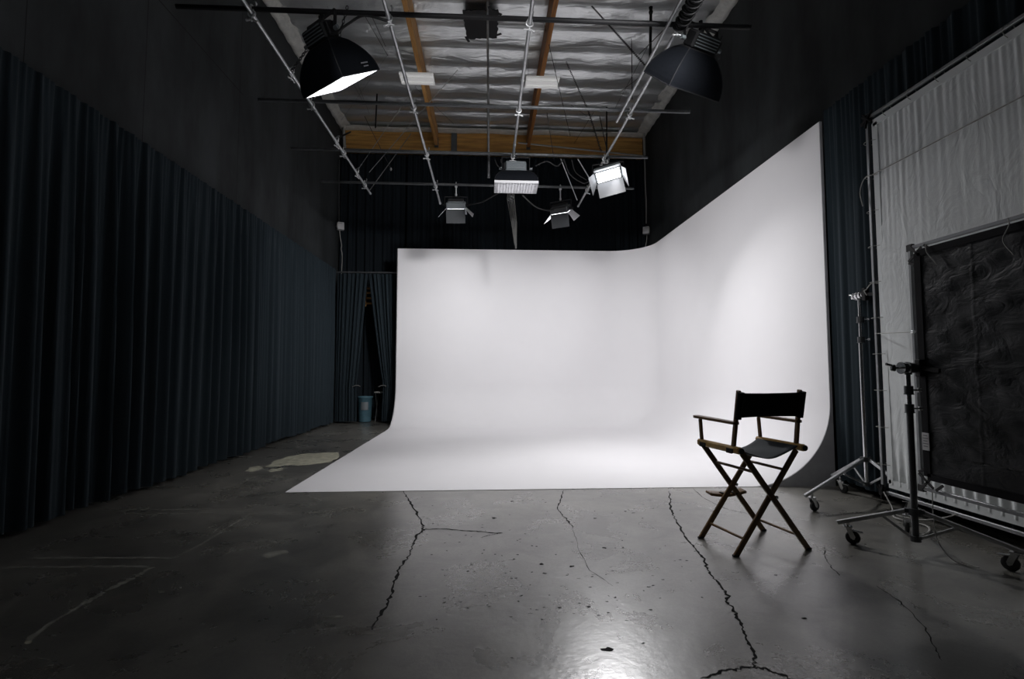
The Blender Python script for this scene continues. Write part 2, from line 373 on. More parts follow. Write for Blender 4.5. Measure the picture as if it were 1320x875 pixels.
# pale folded insulation edges
def edge_strip(x0, x1):
    b = MB()
    def fn(u, v):
        y = YF+(13.8-YF)*v; wv = .015*sin(5.3*y)+.014*sin(11.7*y+1)+.012*sin(23*y)
        return (x0+(x1-x0)*u + (wv if u > .5 else 0), y, 8.0-.0*u + (.07*u if u < .6 else .09) + .012*sin(17*y))
    b.grid(fn, 3, 300); return b
tag(edge_strip(XL+.005, XL+.26).build('trim_1', M['foiledge'], solid=.01), kind='structure')
tag(edge_strip(XR-.005, XR-.28).build('trim_2', M['foiledge'], solid=.01), kind='structure')
b = MB()
b.grid(lambda u, v: (XL+(XR-XL)*u, 13.50+.25*v + (.02*sin(XL*2+19*u) if v < .5 else 0), 8.03+.03*(1-v)+.012*sin(30*u)), 120, 3)
tag(b.build('trim_3', M['foiledge'], solid=.01), kind='structure')

# laminated beam across the back, joists
bm_ = MB(); bm_.box((.24, 13.82, 7.74), (XR-XL-.1, .16, .70))
beam = tag(bm_.build('timber_beam', M['beam']), 'long brown laminated timber beam across the top of the back wall', 'beam')
t = MB(); t.box((-.93, 13.72, 7.74), (.16, .03, .70))
for z in (7.5, 7.62, 7.86, 7.98):
    for x in (-.97, -.89): t.tube([(x,13.705,z),(x,13.69,z)], .014, 8)
t.build('splice_plate', M['bracket'], beam)
for (x, m, lab) in ((-1.42, M['joist'], 'orange timber roof joist left of the black ceiling patch'), (1.17, M['joistdark'], 'red-brown timber roof joist right of the black ceiling patch')):
    j = MB(); 
    j.box((x, (YF+13.72)/2, 7.86), (.085, 13.72-YF, .46))
    o = tag(j.build('roof_joist', m), lab, 'beam')
    h = MB(); h.box((x, 13.69, 7.72), (.11, .05, .26)); h.build('joist_hanger', M['bracket'], o)

# ------------------------------------------------------------------ cyclorama
CX0, CXR, CY0, CYB, CZ, CR = -2.22, 4.05, 5.70, 12.40, 4.38, .97
stations = []
for i in range(13): x = CX0 + (CXR-CR-CX0)*i/12; stations.append((Vector((x, CYB, 0)), Vector((0,-1,0))))
for i in range(1, 24): a = pi/2*(1-i/24); stations.append((Vector((CXR-CR+CR*cos(a), CYB-CR+CR*sin(a), 0)), Vector((-cos(a), -sin(a), 0))))
for i in range(13): y = CYB-CR + (CY0-CYB+CR)*i/12; stations.append((Vector((CXR, y, 0)), Vector((-1,0,0))))
prof = [(CR*(1-sin(a)), CR*(1-cos(a))) for a in [pi/2*i/24 for i in range(25)]]
prof += [(0, CR+(CZ-CR)*i/6) for i in range(1, 7)]
lip = [(0, CZ), (-.03, CZ), (-.03, 0)]
Z0 = .004
c = MB(); ns = len(stations)
vs = [p + n*d + Vector((0,0,z+Z0*(1-min(1, z)))) for p, n in stations for d, z in prof]; k = len(prof)
c.add(vs, [[i*k+j, (i+1)*k+j, (i+1)*k+j+1, i*k+j+1] for i in range(ns-1) for j in range(k-1)], True)
c.grid(lambda u, v: (CX0+(CXR-CR-CX0)*u, CY0+(CYB-CR-CY0)*v, Z0), 8, 8, True)
vs = [p + n*d + Vector((0,0,z)) for p, n in stations for d, z in lip]
c.add(vs, [[i*3+j, (i+1)*3+j, (i+1)*3+j+1, i*3+j+1] for i in range(ns-1) for j in range(2)], False)
cyc = tag(c.build('cyclorama', M['cyc']), 'seamless white curved cyclorama stage filling the back of the studio', 'backdrop')
e = MB()
poly = [(d, z) for d, z in prof] + [(-.03, CZ), (-.03, 0), (CR, 0)]
e.add([(CXR-d, CY0, z) for d, z in poly] + [(CXR-d, CY0-.012, z) for d, z in poly],
      [[i, (i+1) % len(poly), (i+1) % len(poly)+len(poly), i+len(poly)] for i in range(len(poly))])
nn = len(poly)
for i in range(len(prof)-1):   # strips keep the concave outline exact
    for off in (0, -.012):
        e.add([(CXR-prof[i][0], CY0+off, prof[i][1]), (CXR-prof[i+1][0], CY0+off, prof[i+1][1]), (CXR+.03, CY0+off, prof[i+1][1]), (CXR+.03, CY0+off, prof[i][1])], [[0,1,2,3]])
e.build('end_panel', M['ply'], cyc)
e = MB()
for i in range(len(prof)-1):
    for off in (0, -.012):
        e.add([(CX0+off, CYB-prof[i][0], prof[i][1]), (CX0+off, CYB-prof[i+1][0], prof[i+1][1]), (CX0+off, CYB+.03, prof[i+1][1]), (CX0+off, CYB+.03, prof[i][1])], [[0,1,2,3]])
e.build('end_panel', M['cyc'], cyc)

# ------------------------------------------------------------------ curtains
def fold(s, seed, A=.055):
    r = seed*1.7
    v = sin(2*pi*s/.25 + 2.3*sin(s*1.1+r) + r) * .6 + sin(2*pi*s/.118 + 2.7*sin(s*.83+2*r)) * .40 + sin(2*pi*s/.067 + 2*sin(s*1.9+r))*.16
    v = math.copysign(abs(v)**.75, v)
    return A*v*(.85+.3*sin(s*2.3+r))
def curtain(name, p0, p1, z0, z1, normal, seed, m, A=.055, step=.014, hem=.015, topfac=.45, nv=14):
    p0 = Vector(p0); p1 = Vector(p1); L_ = (p1-p0).length; d = (p1-p0).normalized(); n = Vector(normal)
    def fn(u, v):
        s = L_*u; t = v   # v 0 bottom .. 1 top
        a = 1-(1-topfac)*t**3
        sh = s + .05*sin(s*1.3+seed)*(1-t)
        off = fold(sh, seed, A)*a + .010*sin(2*pi*s/.07)*t**6
        zz = z0 + (z1-z0)*t + (1-t)**8*hem*(sin(s*3.1+seed)+.6*sin(s*9+1)+.5*sin(s*1.1))
        return p0 + d*s + n*off + Vector((0,0,zz))
    return MB().grid(fn, int(L_/step), nv)
o = curtain('', (-3.84, -2.9, 0), (-3.84, 12.75, 0), .05, 3.90, (1,0,0), 1.0, M['curtain'], A=.085, topfac=.2).build('curtain', M['curtain'])
tag(o, 'long black pleated curtain covering the lower left wall', 'curtain')
b = MB(); b.tube([(-3.93,-2.9,3.93),(-3.93,12.75,3.93)], .018, 8); b.build('curtain_rail', M['black'], o)
o = curtain('', (4.10, 5.675, 0), (4.145, -2.9, 0), .08, 4.50, (-1,0,0), 2.4, M['curtain'], A=.045, hem=.01).build('curtain', M['curtain'])
tag(o, 'black pleated curtain hanging behind the white cloth screen on the right', 'curtain')
b = MB(); b.tube([(4.24,5.6,4.47),(4.24,-2.9,4.47)], .018, 8); b.build('curtain_rail', M['black'], o)
# back drape in two lengths
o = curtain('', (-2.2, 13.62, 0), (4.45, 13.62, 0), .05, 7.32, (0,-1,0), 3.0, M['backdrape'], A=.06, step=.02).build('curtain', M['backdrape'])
tag(o, 'tall black drape hanging behind the white cyclorama under the beam', 'curtain')
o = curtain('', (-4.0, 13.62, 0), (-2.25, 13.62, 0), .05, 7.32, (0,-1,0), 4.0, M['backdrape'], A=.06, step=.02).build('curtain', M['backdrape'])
tag(o, 'narrow black drape in the far left corner behind the tied-back curtains', 'curtain')
# tied back pair closing the far left gap
def tied(x0, x1, tie_x, side, seed, lab, Y=12.78):
    def fn(u, v):
        z = .05 + 3.75*v; W0, W1 = x0, x1
        h = .95                      # tie height
        if z > h: k = min(1.0, (z-h)/(3.8-h)); k = k**.9
        else: k = min(1, ((h-z)/h))**.8*.08
        L0, L1 = (W0, tie_x) if side < 0 else (tie_x, W1)
        if side < 0: a, bb = W0, tie_x + (W1-tie_x)*k
        else: a, bb = tie_x + (W0-tie_x)*k, W1
        x = a+(bb-a)*u; s = (W1-W0)*u*1.0
        tight = .55+.45*k
        return Vector((x, Y + .045*tight*sin(2*pi*s/.105+seed)+.018*sin(2*pi*s/.043) + .03*sin(2*pi*s/.3), z))
    o = MB().grid(fn, 110, 34).build('curtain', M['curtain']); tag(o, lab, 'curtain')
    b = MB(); zz = .95
    b.tube([(tie_x-.09, 12.71, zz-.03), (tie_x-.03, 12.69, zz), (tie_x+.05, 12.70, zz+.01), (tie_x+.10, 12.73, zz-.02)], .012, 6)
    b.build('tieback', M['rope'], o); return o
tied(-3.80, -3.045, -3.27, -1, .3, 'left half of the tied-back black curtains at the far doorway')
tied(-3.05, -2.26, -2.62, 1, 1.4, 'right half of the tied-back black curtains at the far doorway', 12.80)
b = MB(); b.tube([(-3.85,12.78,3.84),(-2.20,12.78,3.84)], .022, 10)
tag(b.build('curtain_pole', M['darksteel']), 'dark horizontal pole holding the tied-back curtains', 'pole')

# things seen through the far doorway
bn = empty('waste_bin', (-3.14, 13.15, 0), 0, 'blue plastic bin standing in the far curtain gap', 'bin')
b = MB(); prof_b = [(.0,.01),(.15,.01),(.155,.03),(.185,.62),(.20,.63),(.20,.66),(.175,.66),(.165,.62),(.14,.06),(0,.06)]
vs = []; n = 24
for r, z in prof_b:
    for i in range(n): vs.append((r*cos(2*pi*i/n), r*sin(2*pi*i/n), z))
b.add(vs, [[j*n+i, j*n+(i+1) % n, (j+1)*n+(i+1) % n, (j+1)*n+i] for j in range(len(prof_b)-1) for i in range(n)], True)
b.build('body', M['bin'], bn)
b = MB(); b.grid(lambda u, v: ((.186)*cos(-1.9+1.0*u+0), (.186)*sin(-1.9+1.0*u), .32+.2*v), 8, 1); b.build('paper_label', M['bracket'], bn)
tb = empty('folding_table', (-2.60, 13.28, 0), 0, 'grey folding table standing in the far curtain gap', 'table')
b = MB(); b.box((0,0,.765), (.60,.42,.03), bev=.008); b.build('tabletop', M['conduit'], tb)
for sx in (-1,1):
    for sy in (-1,1):
        b = MB(); b.tube([(sx*.27, sy*.17, .75), (sx*.27-sx*.18*0, -sy*.15, .012)], .011, 8); b.build('leg', M['darksteel'], tb)
wd = empty('wooden_stool', (-3.10, 13.3, 3.05), 0, 'small brown wooden rack high in the far curtain gap', 'rack')
for dx in (-.11,.11): b = MB(); b.box((dx,0,.25),(.035,.035,.55)); b.build('post', M['joist'], wd)
for z in (.06,.2,.34,.46): b = MB(); b.box((0,0,z),(.25,.03,.05)); b.build('rung', M['joist'], wd)
b = MB(); b.bar((-.11,.0,.52),(-.11,-.48,.76),.02,.02); b.bar((.11,.0,.52),(.11,-.48,.76),.02,.02); b.box((0,0,.52),(.24,.02,.03)); b.build('bracket', M['darksteel'], wd)
wd.name = 'wooden_rack'

# ------------------------------------------------------------------ lighting grid
ZG = 5.06
ordn = ['nearest', 'second', 'third', 'farthest']
crosses = [(-3.2, 2.84, 5.07, 5.07, .026, M['black'], 'nearest black cross pipe of the lighting grid with both softboxes'),
           (-3.17, 2.91, 6.84, 6.86, .024, M['darksteel'], 'second dark cross pipe of the lighting grid'),
           (-3.31, 2.80, 8.37, 8.42, .024, M['darksteel'], 'third dark cross pipe of the lighting grid in front of the timber beam'),
           (-3.30, 3.0, 9.86, 9.92, .024, M['darksteel'], 'farthest dark cross pipe of the lighting grid above the cyclorama')]
for x0, x1, y0, y1, r, m, lab in crosses:
    b = MB(); b.tube([(x0,y0,ZG+.03),(x1,y1,ZG+.03)], r, 12)
    b.tube([(x1-.001,y1,ZG+.03),(x1+.03,y1,ZG+.03)], r*.9, 12)
    tag(b.build('grid_pipe', m), lab, 'pipe')
longs = [(-2.44, 10.35, 'leftmost'), (-1.035, 10.9, 'second from the left'), (.45, 8.60, 'middle'), (2.06, 10.92, 'rightmost')]
for x, y1, lab in longs:
    b = MB(); b.tube([(x,-1.0,ZG-.02),(x,y1,ZG-.02)], .021, 12); b.tube([(x,y1-.05,ZG-.02),(x,y1+.01,ZG-.02)], .025, 12)
    for yy in (3.9, 6.1, 7.9): b.tube([(x,yy,ZG-.02),(x,yy+.09,ZG-.02)], .0245, 12)
    tag(b.build('grid_pipe', M['steel']), {'leftmost':'leftmost silver lengthwise pipe of the lighting grid', 'second from the left':'silver lengthwise grid pipe, second from the left', 'middle':'middle silver lengthwise grid pipe ending above the gridded softbox', 'rightmost':'rightmost long silver lengthwise grid pipe reaching past the bright lamp'}[lab], 'pipe')
b = MB(); b.tube([(1.93,-1.0,ZG-.02),(1.93,7.1,ZG-.02)], .019, 12)
tag(b.build('grid_pipe', M['steel']), 'short thin lengthwise pipe doubling the rightmost grid pipe', 'pipe')
# pipe clamps at every crossing
def clamp_parts(root):
    b = MB()
    for a in (0, 1):
        zz = .012 if a else -.04; ax = (1,0,0) if a else (0,1,0)
        pts = []
        for i in range(15): t_ = 2*pi*i/14; pts.append((0, .034*cos(t_), .055+.034*sin(t_)) if a else (.034*cos(t_), 0, .0+.034*sin(t_)))
        b.tube(pts, .010, 6)
    b.box((0,0,.028), (.055,.055,.016), bev=.004); b.build('body', M['clampmetal'], root)
    b = MB(); b.tube([(0,0,-.03),(0,0,-.085)], .007, 6); b.tube([(-.048,.0,-.072),(0,0,-.062),(.048,.0,-.078)], .009, 6); b.box((.05,0,-.08),(.022,.018,.02), bev=.004); b.box((-.05,0,-.07),(.022,.018,.02), bev=.004)
    b.build('wing_nut', M['clampmetal'], root)
    b = MB(); b.tube([(.035,0,.055),(.035,0,.13)], .007, 6); b.tube([(.035,-.02,.12),(.035,.02,.12)], .010, 6); b.build('bolt', M['steel'], root)
def dup(root, loc, rz, label):
    r = root.copy(); COL.objects.link(r); r.location = loc; r.rotation_euler = (0,0,rz); r['label'] = label
    for ch in root.children:
        q = ch.copy(); COL.objects.link(q); q.parent = r
    return r
proto = None
for i, (x, ye, lab) in enumerate(longs):
    for j, (x0, x1, y0, y1, *_r) in enumerate(crosses):
        y = y0+(y1-y0)*(x-x0)/(x1-x0)
        if y > ye: continue
        L1 = {'leftmost':'leftmost silver pipe','second from the left':'second silver pipe from the left','middle':'middle silver pipe','rightmost':'rightmost silver pipe'}[lab]
        lb = 'pipe clamp joining the %s to the %s cross pipe' % (L1, ordn[j])
        if proto is None:
            proto = empty('pipe_clamp', (x, y, ZG-.02), 0, lb, 'clamp', 'pipe clamps of the lighting grid'); clamp_parts(proto)
        else: dup(proto, (x, y, ZG-.02), random.uniform(-.3,.3), lb)
for pp, lb in (((374,93,-2.44),'knotted metal clamp halfway along the leftmost silver pipe near the left softbox'),
               ((432,182,-2.44),'metal clamp on the leftmost silver pipe just before the third cross pipe'),
               ((458,222,-2.44),'metal clamp on the leftmost silver pipe between third and farthest cross pipes')):
    y = onz(pp[0], pp[1], ZG).y; dup(proto, (-2.44, y, ZG-.02), 1.2, lb)

# hangers, rods
def rod(name, pts, r, m, lab, cat, n=8):
    b = MB(); b.tube(pts, r, n); return tag(b.build(name, m), lab, cat)
o = rod('hanger_pipe', [(.0,8.75,8.1),(.03,8.75,4.86)], .021, M['steel'], 'slim vertical hanger pipe dropping from the roof through the middle of the grid', 'pipe', 12)
b = MB(); b.tube([(.028,8.75,5.2),(.03,8.75,4.80)], .026, 10); b.box((.03,8.75,4.84),(.05,.05,.05), bev=.01); b.build('end_fitting', M['darksteel'], o)
def rodpx(x0, y0, x1, y1, Y0, Y1, r, m, lab, cat='rod', name='hanger_rod', n=6):
    return rod(name, [at(x0, y0, Y0), at(x1, y1, Y1)], r, m, lab, cat, n)
o = rodpx(839,18, 838,80, 6.0, 6.0, .018, M['black'], 'short upright black rod standing on the rightmost silver pipe', 'rod')
p = at(839,18,6.0); b = MB(); b.tube([p, p+Vector((0,0,.03)), p+Vector((0,0,.05)), p+Vector((0,0,.09))], [.022,.028,.018,.026], 10); b.build('finial', M['black'], o)
rodpx(814,50, 815,128, 7.3, 7.3, .006, M['black'], 'thin black rod above the second cross pipe on the right')
rodpx(782,138, 782,205, 8.3, 8.3, .014, M['black'], 'black hanger rod above the bright barn door lamp')
rodpx(486,121, 484,165, 9.4, 9.4, .014, M['black'], 'short black rod in front of the left end of the beam')
# chains: real interlocked links
def chain(p0, p1, lab, link=.055, wr=.006, m=None, sg=0.0):
    p0 = Vector(p0); p1 = Vector(p1); L_ = (p1-p0).length; n = max(2, int(L_/(link*.78))); b = MB()
    pts = sag(p0, p1, sg, n)
    for i in range(n):
        c_ = (pts[i]+pts[i+1])/2; d = (pts[i+1]-pts[i]).normalized(); u = d.orthogonal().normalized(); v = d.cross(u)
        a = u if i % 2 else v
        q = []
        for k in range(9): t_ = 2*pi*k/8; q.append(c_ + d*(link*.5)*cos(t_) + a*(link*.28)*sin(t_))
        b.tube(q, wr, 4, 0, False)
    return tag(b.build('chain', m or M['chain']), lab, 'chain')
ZT = 8.05
def roof(px, py): return onz(px, py, ZT)
chain(roof(763,8), onz(835,88,ZG+.03), 'dark chain slanting from the roof down to the rightmost silver pipe', .05, .0036)
chain(roof(730,80), onz(758,142,ZG+2.0), 'dark chain slanting down in front of the right roof joist', .05, .005)
chain(onz(758,142,ZG+2.0), at(775,195,9.4), 'lower dark chain hanging in front of the beam near its right end', .07, .005)
chain(at(376,92,6.05), at(405,50,5.6), 'dark safety chain from the leftmost silver pipe to the left softbox', .05, .006)
chain(at(436,52,6.6), at(448,8,6.6), 'short dark chain rising from the left softbox bracket', .06, .006)
chain(onz(430,180,ZG), at(452,170,13.3), 'thin chain between the leftmost pipe and the left end of the beam', .06, .005)
# cables
def cable(pts, r, lab, m=None, cat='cable', name='cable', smooth=True):
    b = MB(); b.tube(smooth_path(pts, 6) if smooth and len(pts) > 2 else pts, r, 6); return tag(b.build(name, m or M['cable']), lab, cat)
wires = [((476,222,9.75,'g'),(590,90,None,'r'),.006,'steel','thin wire rising from the far end of the leftmost pipe to the roof'),
    ((459,222,9.3,'g'),(540,105,None,'r'),.005,'steel','thin wire rising from the leftmost pipe across the left joist'),
    ((476,246,10.3,'g'),(530,172,None,'b'),.009,'steel','straight steel stay at the far end of the leftmost pipe'),
    ((422,8,None,'r'),(476,146,None,'b'),.006,'steel','thin wire slanting from the roof towards the left end of the beam'),
    ((402,8,None,'r'),(470,135,None,'b'),.005,'steel','outermost thin wire under the roof at the left edge'),
    ((440,155,None,'b'),(500,70,None,'r'),.004,'steel','thin wire crossing under the foil roof at far left'),
    ((504,218,9.9,'y'),(470,150,None,'b'),.007,'cable','dark wire ending in a small knob in front of the back drape'),
    ((470,20,6.0,'y'),(500,72,None,'r'),.005,'cable','dark cable slanting away from the left softbox to the roof'),
    ((478,18,6.0,'y'),(497,60,None,'r'),.005,'cable','second dark cable beside the left softbox'),
    ((535,112,None,'r'),(585,160,None,'b'),.004,'rope','pale thin wire crossing the left roof joist'),
    ((705,145,None,'b'),(714,205,9.0,'y'),.006,'cable','dark wire falling past the right roof joist'),
    ((700,25,None,'r'),(735,175,9.6,'y'),.006,'cable','long dark wire falling across the right ceiling panel light'),
    ((736,135,None,'b'),(757,150,None,'b'),.004,'cable','tiny dark wire under the foil roof'),
    ((765,145,None,'b'),(740,185,None,'b'),.005,'cable','dark wire crossing in front of the beam right of centre'),
    ((773,150,8.8,'y'),(783,196,8.4,'y'),.008,'cable','dark wire ending at the clamp above the bright lamp'),
    ((835,60,6.2,'y'),(790,145,None,'b'),.004,'cable','thin dark wire behind the rightmost silver pipe'),
    ((856,38,5.3,'y'),(824,70,6.0,'y'),.005,'cable','short dark wire left of the right softbox'),
    ((863,70,5.4,'y'),(800,118,8.0,'y'),.004,'cable','long thin wire from the right softbox towards the roof centre'),
    ((723,205,8.4,'y'),(744,258,9.9,'y'),.008,'steel','straight stay running down to the far end of the rightmost pipe'),
    ((745,205,8.4,'y'),(760,230,9.2,'y'),.010,'steel','short stay beside the bright barn door lamp')]
CAB = []
for a, c_, r, m, lab in wires:
    def res(q):
        if q[3] == 'r': return roof(q[0], q[1])
        if q[3] == 'b':
            p_ = roof(q[0], q[1]) 
            return p_ if 0 < p_.y < 13.4 else at(q[0], q[1], 13.73)
        if q[3] == 'g': return onz(q[0], q[1], ZG)
        return at(q[0], q[1], q[2])
    CAB.append(cable([res(a), res(c_)], r, lab, M[m], smooth=False))
p = at(504,218,9.9); b = MB(); b.tube([p-Vector((0,0,.03)), p, p+Vector((0,0,.03))], [.012,.022,.012], 8)
b.build('end_knob', M['clampmetal'], CAB[6])
cable([at(690,214,8.45), at(705,208,8.5), at(718,214,8.5), at(727,205,8.42)], .010, 'black power cable looping right from the gridded softbox')
cable([at(727,206,8.45), at(735,225,8.9), at(752,236,9.2), at(762,232,9.2)], .009, 'black power cable drooping towards the bright lamp')
cable([at(737,206,8.45), at(742,222,8.9), at(756,232,9.2)], .007, 'thin second cable drooping towards the bright lamp')
cable([at(604,264,9.85), at(622,260,9.6), at(640,250,9.2), at(648,247,8.8)], .012, 'black cable from the left small lamp to the gridded softbox')
cable([at(674,252,8.6), at(690,266,9.4), at(705,271,9.8), at(722,270,9.85)], .012, 'black cable from the gridded softbox to the right small lamp')
cable([at(638,206,8.4), at(641,213,8.4), at(647,218,8.4)], .008, 'short black cable at the left of the gridded softbox head')
cable([at(905,32,5.1), at(915,45,5.1), at(924,58,5.2), at(921,72,5.3)], .012, 'black cable looping down the right of the right softbox')
cable([at(430,45,5.2), at(450,30,5.15), at(470,20,5.1), at(500,27,5.07)], .014, 'black cable running from the left softbox along the nearest cross pipe')
# cables wound round the right pipe, nearest cross pipe
b = MB(); pts = []
for i in range(220):
    t_ = i/219; y = 4.55+.52*t_; a = t_*2*pi*15; pts.append((2.08+.055*cos(a)*(1+.2*sin(a*.37)), y, ZG+.0+.05*sin(a)))
b.tube(pts, .013, 6)
pts = []
for i in range(120):
    t_ = i/119; y = 4.5+.6*t_; a = -t_*2*pi*7; pts.append((2.08+.075*cos(a), y, ZG+.0+.07*sin(a)))
b.tube(pts, .010, 6)
tag(b.build('coiled_cable', M['cable']), 'thick tangle of black cable wound round the rightmost pipe above the right softbox', 'cable')
# bundle of ropes hanging above the cyclorama
rb = empty('rope_bundle', (.5, 9.89, ZG), 0, 'bundle of grey ropes hanging from the farthest cross pipe over the cyclorama', 'rope')
for k in range(5):
    b = MB(); x0 = -.07+.035*k
    b.tube([Vector((x0*.6,0,.03)), Vector((x0-.02,-.03,-.25)), Vector((x0*.7+.05,-.03,-.75)), Vector((.08+x0*.2,-.03,-1.20))], .010, 6); b.build('rope', M['rope'], rb)
b = MB(); b.ring((-.02,-.03,-.22), .05, .016, (0,0,1)); b.ring((-.02,-.03,-.28), .045, .016, (.2,0,1)); b.build('knot', M['darksteel'], rb)
b = MB(); b.tube([(.085,-.03,-1.17),(.085,-.03,-1.27)], [.022,.015], 8); b.build('whipping', M['rope'], rb)

# ------------------------------------------------------------------ softboxes
def hook_clamp(root, z0, z1, m=None):
    """pipe hook + spigot between z0 (yoke top) and z1 (pipe centre), root space"""
    b = MB(); b.tube([(0,0,z0),(0,0,z1-.05)], .013, 8); b.tube([(0,0,z0+.02),(0,0,z0+.06)], .022, 8)
    pts = [(0, .036*cos(a), z1+.036*sin(a)) for a in [(-.5+1.5*i/12)*pi for i in range(13)]]
    b.tube(pts, .010, 6); b.box((0,-.01,z1-.055),(.05,.05,.03), bev=.006)
    b.tube([(0,.03,z1-.03),(0,.10,z1-.05)], .007, 6)
    b.build('hook_clamp', m or M['black'], root)
def softbox(loc, zpipe, aim, lab, w=.80, h=.58, depth=.44, power=100, spread=120, grid=False, roll=0, lit=True, head=M['black']):
    loc = Vector(loc); root = empty('softbox', loc, 0, lab, 'softbox', None)
    q = Vector(aim).normalized().to_track_quat('-Z', 'Y').to_matrix().to_4x4() @ Matrix.Rotation(roll, 4, 'Z')
    yaw_ = (q @ Vector((1,0,0))); ya = math.atan2(yaw_.y, yaw_.x)
    # local: pivot at origin inside the head, opens towards -Z
    zt = -.06; zo = zt-depth
    def sec(t, hw, hh, x):   # rounded pillow section
        return x
    b = MB(q)
    def shell(off):
        vs = []; rings = 9
        for j in range(rings):
            t_ = j/(rings-1); k_ = sin(t_*pi/2)**.75
            hw = .17+(w/2-.17)*k_ - off; hh = .07+(h/2-.07)*k_ - off; z = zt+(zo-zt)*t_
            for i in range(16):
                side, f = divmod(i, 4); f = f/4*2-1
                bulge = 0
                x, y = [(f*hw, -hh), (hw, f*hh), (-f*hw, hh), (-hw, -f*hh)][side]
                vs.append((x, y, z + .0))
        fs = [[j*16+i, j*16+(i+1) % 16, (j+1)*16+(i+1) % 16, (j+1)*16+i] for j in range(rings-1) for i in range(16)]
        return vs, fs
    vs, fs = shell(0); b.add(vs, fs, False); b.build('fabric_shell', M['fabric'], root)
    b = MB(q); vs, fs = shell(.006); b.add(vs, fs, False); b.build('white_lining', M['inner'], root)
    b = MB(q)
    for i in range(4):
        c1 = [(-1,-1),(1,-1),(1,1),(-1,1)][i]; c2 = [(-1,-1),(1,-1),(1,1),(-1,1)][(i+1) % 4]
        b.tube([(c1[0]*w/2,c1[1]*h/2,zo),(c2[0]*w/2,c2[1]*h/2,zo)], .006, 6)
        b.tube([(c1[0]*(.17+(w/2-.17)*sin(tt*pi/2)**.75), c1[1]*(.07+(h/2-.07)*sin(tt*pi/2)**.75), zt+(zo-zt)*tt) for tt in [k_/8 for k_ in range(9)]], .005, 5)
    b.build('edge_rods', M['black'], root)
    zd = zo+.10 if not grid else zo+.03
    k_ = sin((zt-zd)/depth*pi/2)**.75; hw = .17+(w/2-.17)*k_-.01; hh = .07+(h/2-.07)*k_-.01
    b = MB(q); b.box((0,0,zd), (hw*2, hh*2, .004)); b.build('diffuser', M['diff_on'] if lit else M['inner'], root)
    if grid:
        b = MB(q)
        nx, ny = 15, 8
        for i in range(nx+1): b.box((-w/2+w*i/nx, 0, zo-.025), (.006, h, .05))
        for i in range(ny+1): b.box((0, -h/2+h*i/ny, zo-.025), (w, .006, .05))
        b.build('egg_crate_grid', M['crate'], root)
    # head with cooling ribs
    b = MB(q); b.box((0,0,.02), (.36,.18,.17), bev=.02); b.box((0,0,-.075),(.38,.17,.03), bev=.008)
    b.build('lamp_head', head, root)
    b = MB(q)
    for k2 in range(5): b.box((0, -.094, -.03+.028*k2), (.30,.010,.010)); b.box((0,.094,-.03+.028*k2),(.30,.010,.010))
    b.build('cooling_fins', M['bracket'], root)
    b = MB(q); b.box((.20,0,.02),(.04,.12,.12), bev=.01); b.tube([(.22,.03,.05),(.26,.05,.09),(.26,.05,.14)], .008, 6); b.build('ballast_box', M['black'], root)
    # yoke
    R = rotz(ya); zy = .20
    b = MB(Matrix.Rotation(ya, 4, 'Z'))
    cx = .24
    lift = (q @ Vector((cx,0,0))).z
    b.bar((-cx-.0, 0, -lift), (-cx, 0, zy), .035, .008, (1,0,0)); b.bar((cx, 0, lift), (cx, 0, zy), .035, .008, (1,0,0)); b.bar((-cx-.005,0,zy),(cx+.005,0,zy), .035, .010)
    b.build('yoke', M['black'], root)
    b = MB(Matrix.Rotation(ya, 4, 'Z'))
    for sgn in (-1,1): b.tube([(sgn*cx,0,sgn*lift),(sgn*(cx+.05),0,sgn*lift)], .022, 10)
    b.build('tilt_knobs', M['bracket'], root)
    hook_clamp(root, zy, zpipe-loc.z)
    if power:
        A = (q @ Vector((0,0,-1))).to_3d()
        lo = loc + (q @ Vector((0,0,zd-.006))).to_3d()
        l = lamp('softbox_light', power, lo, A, hw*2*.96, hh*2*.96, spread)
        mw = l.matrix_basis.copy(); l.parent = root; l.matrix_basis = Matrix.Translation(-loc) @ mw
    return root, q, zo
cyc_aim = Vector((1.3, 9.6, .9))
lpos = Vector((-1.74, 5.10, 4.83)); laim = Vector((.30, 7.6, .0))-lpos
sbL, qL, zoL = softbox(lpos, 5.09, laim, 'lit black softbox hanging upper left with its white opening facing the stage', w=.70, h=.54, depth=.40, power=P_LEFT, spread=112)
rpos = Vector((2.33, 5.10, 4.90)); raim = Vector((.50, 9.4, .0))-rpos
sbR, qR, zoR = softbox(rpos, 5.09, raim, 'black softbox hanging upper right seen from behind', w=.74, h=.54, depth=.38, power=P_RIGHT, spread=105)
cpos = Vector((.50, 8.42, 4.84)); caim = Vector((0, -.08, -1))
sbC, qC, zoC = softbox(cpos, 5.09, caim, 'softbox with white egg crate grid hanging above the cyclorama centre', w=.74, h=.40, depth=.25, power=P_CENTRE, spread=100, grid=True, head=M['greymetal'], lit=False)
# two softboxes added out of view to even the light on the stage walls
softbox((-2.0, 3.05, 4.84), 5.04, Vector((4.05, 9.3, 2.1))-Vector((-2.0, 3.05, 4.84)), 'added unseen softbox at the left of the grid, brightening the right stage wall', power=P_FRONT*1.5, spread=60)
softbox((2.3, 3.0, 4.84), 5.04, Vector((-1.9, 12.4, 2.7))-Vector((2.3, 3.0, 4.84)), 'added unseen softbox at the right of the grid, brightening the back stage wall', power=P_FRONT*1.25, spread=56)

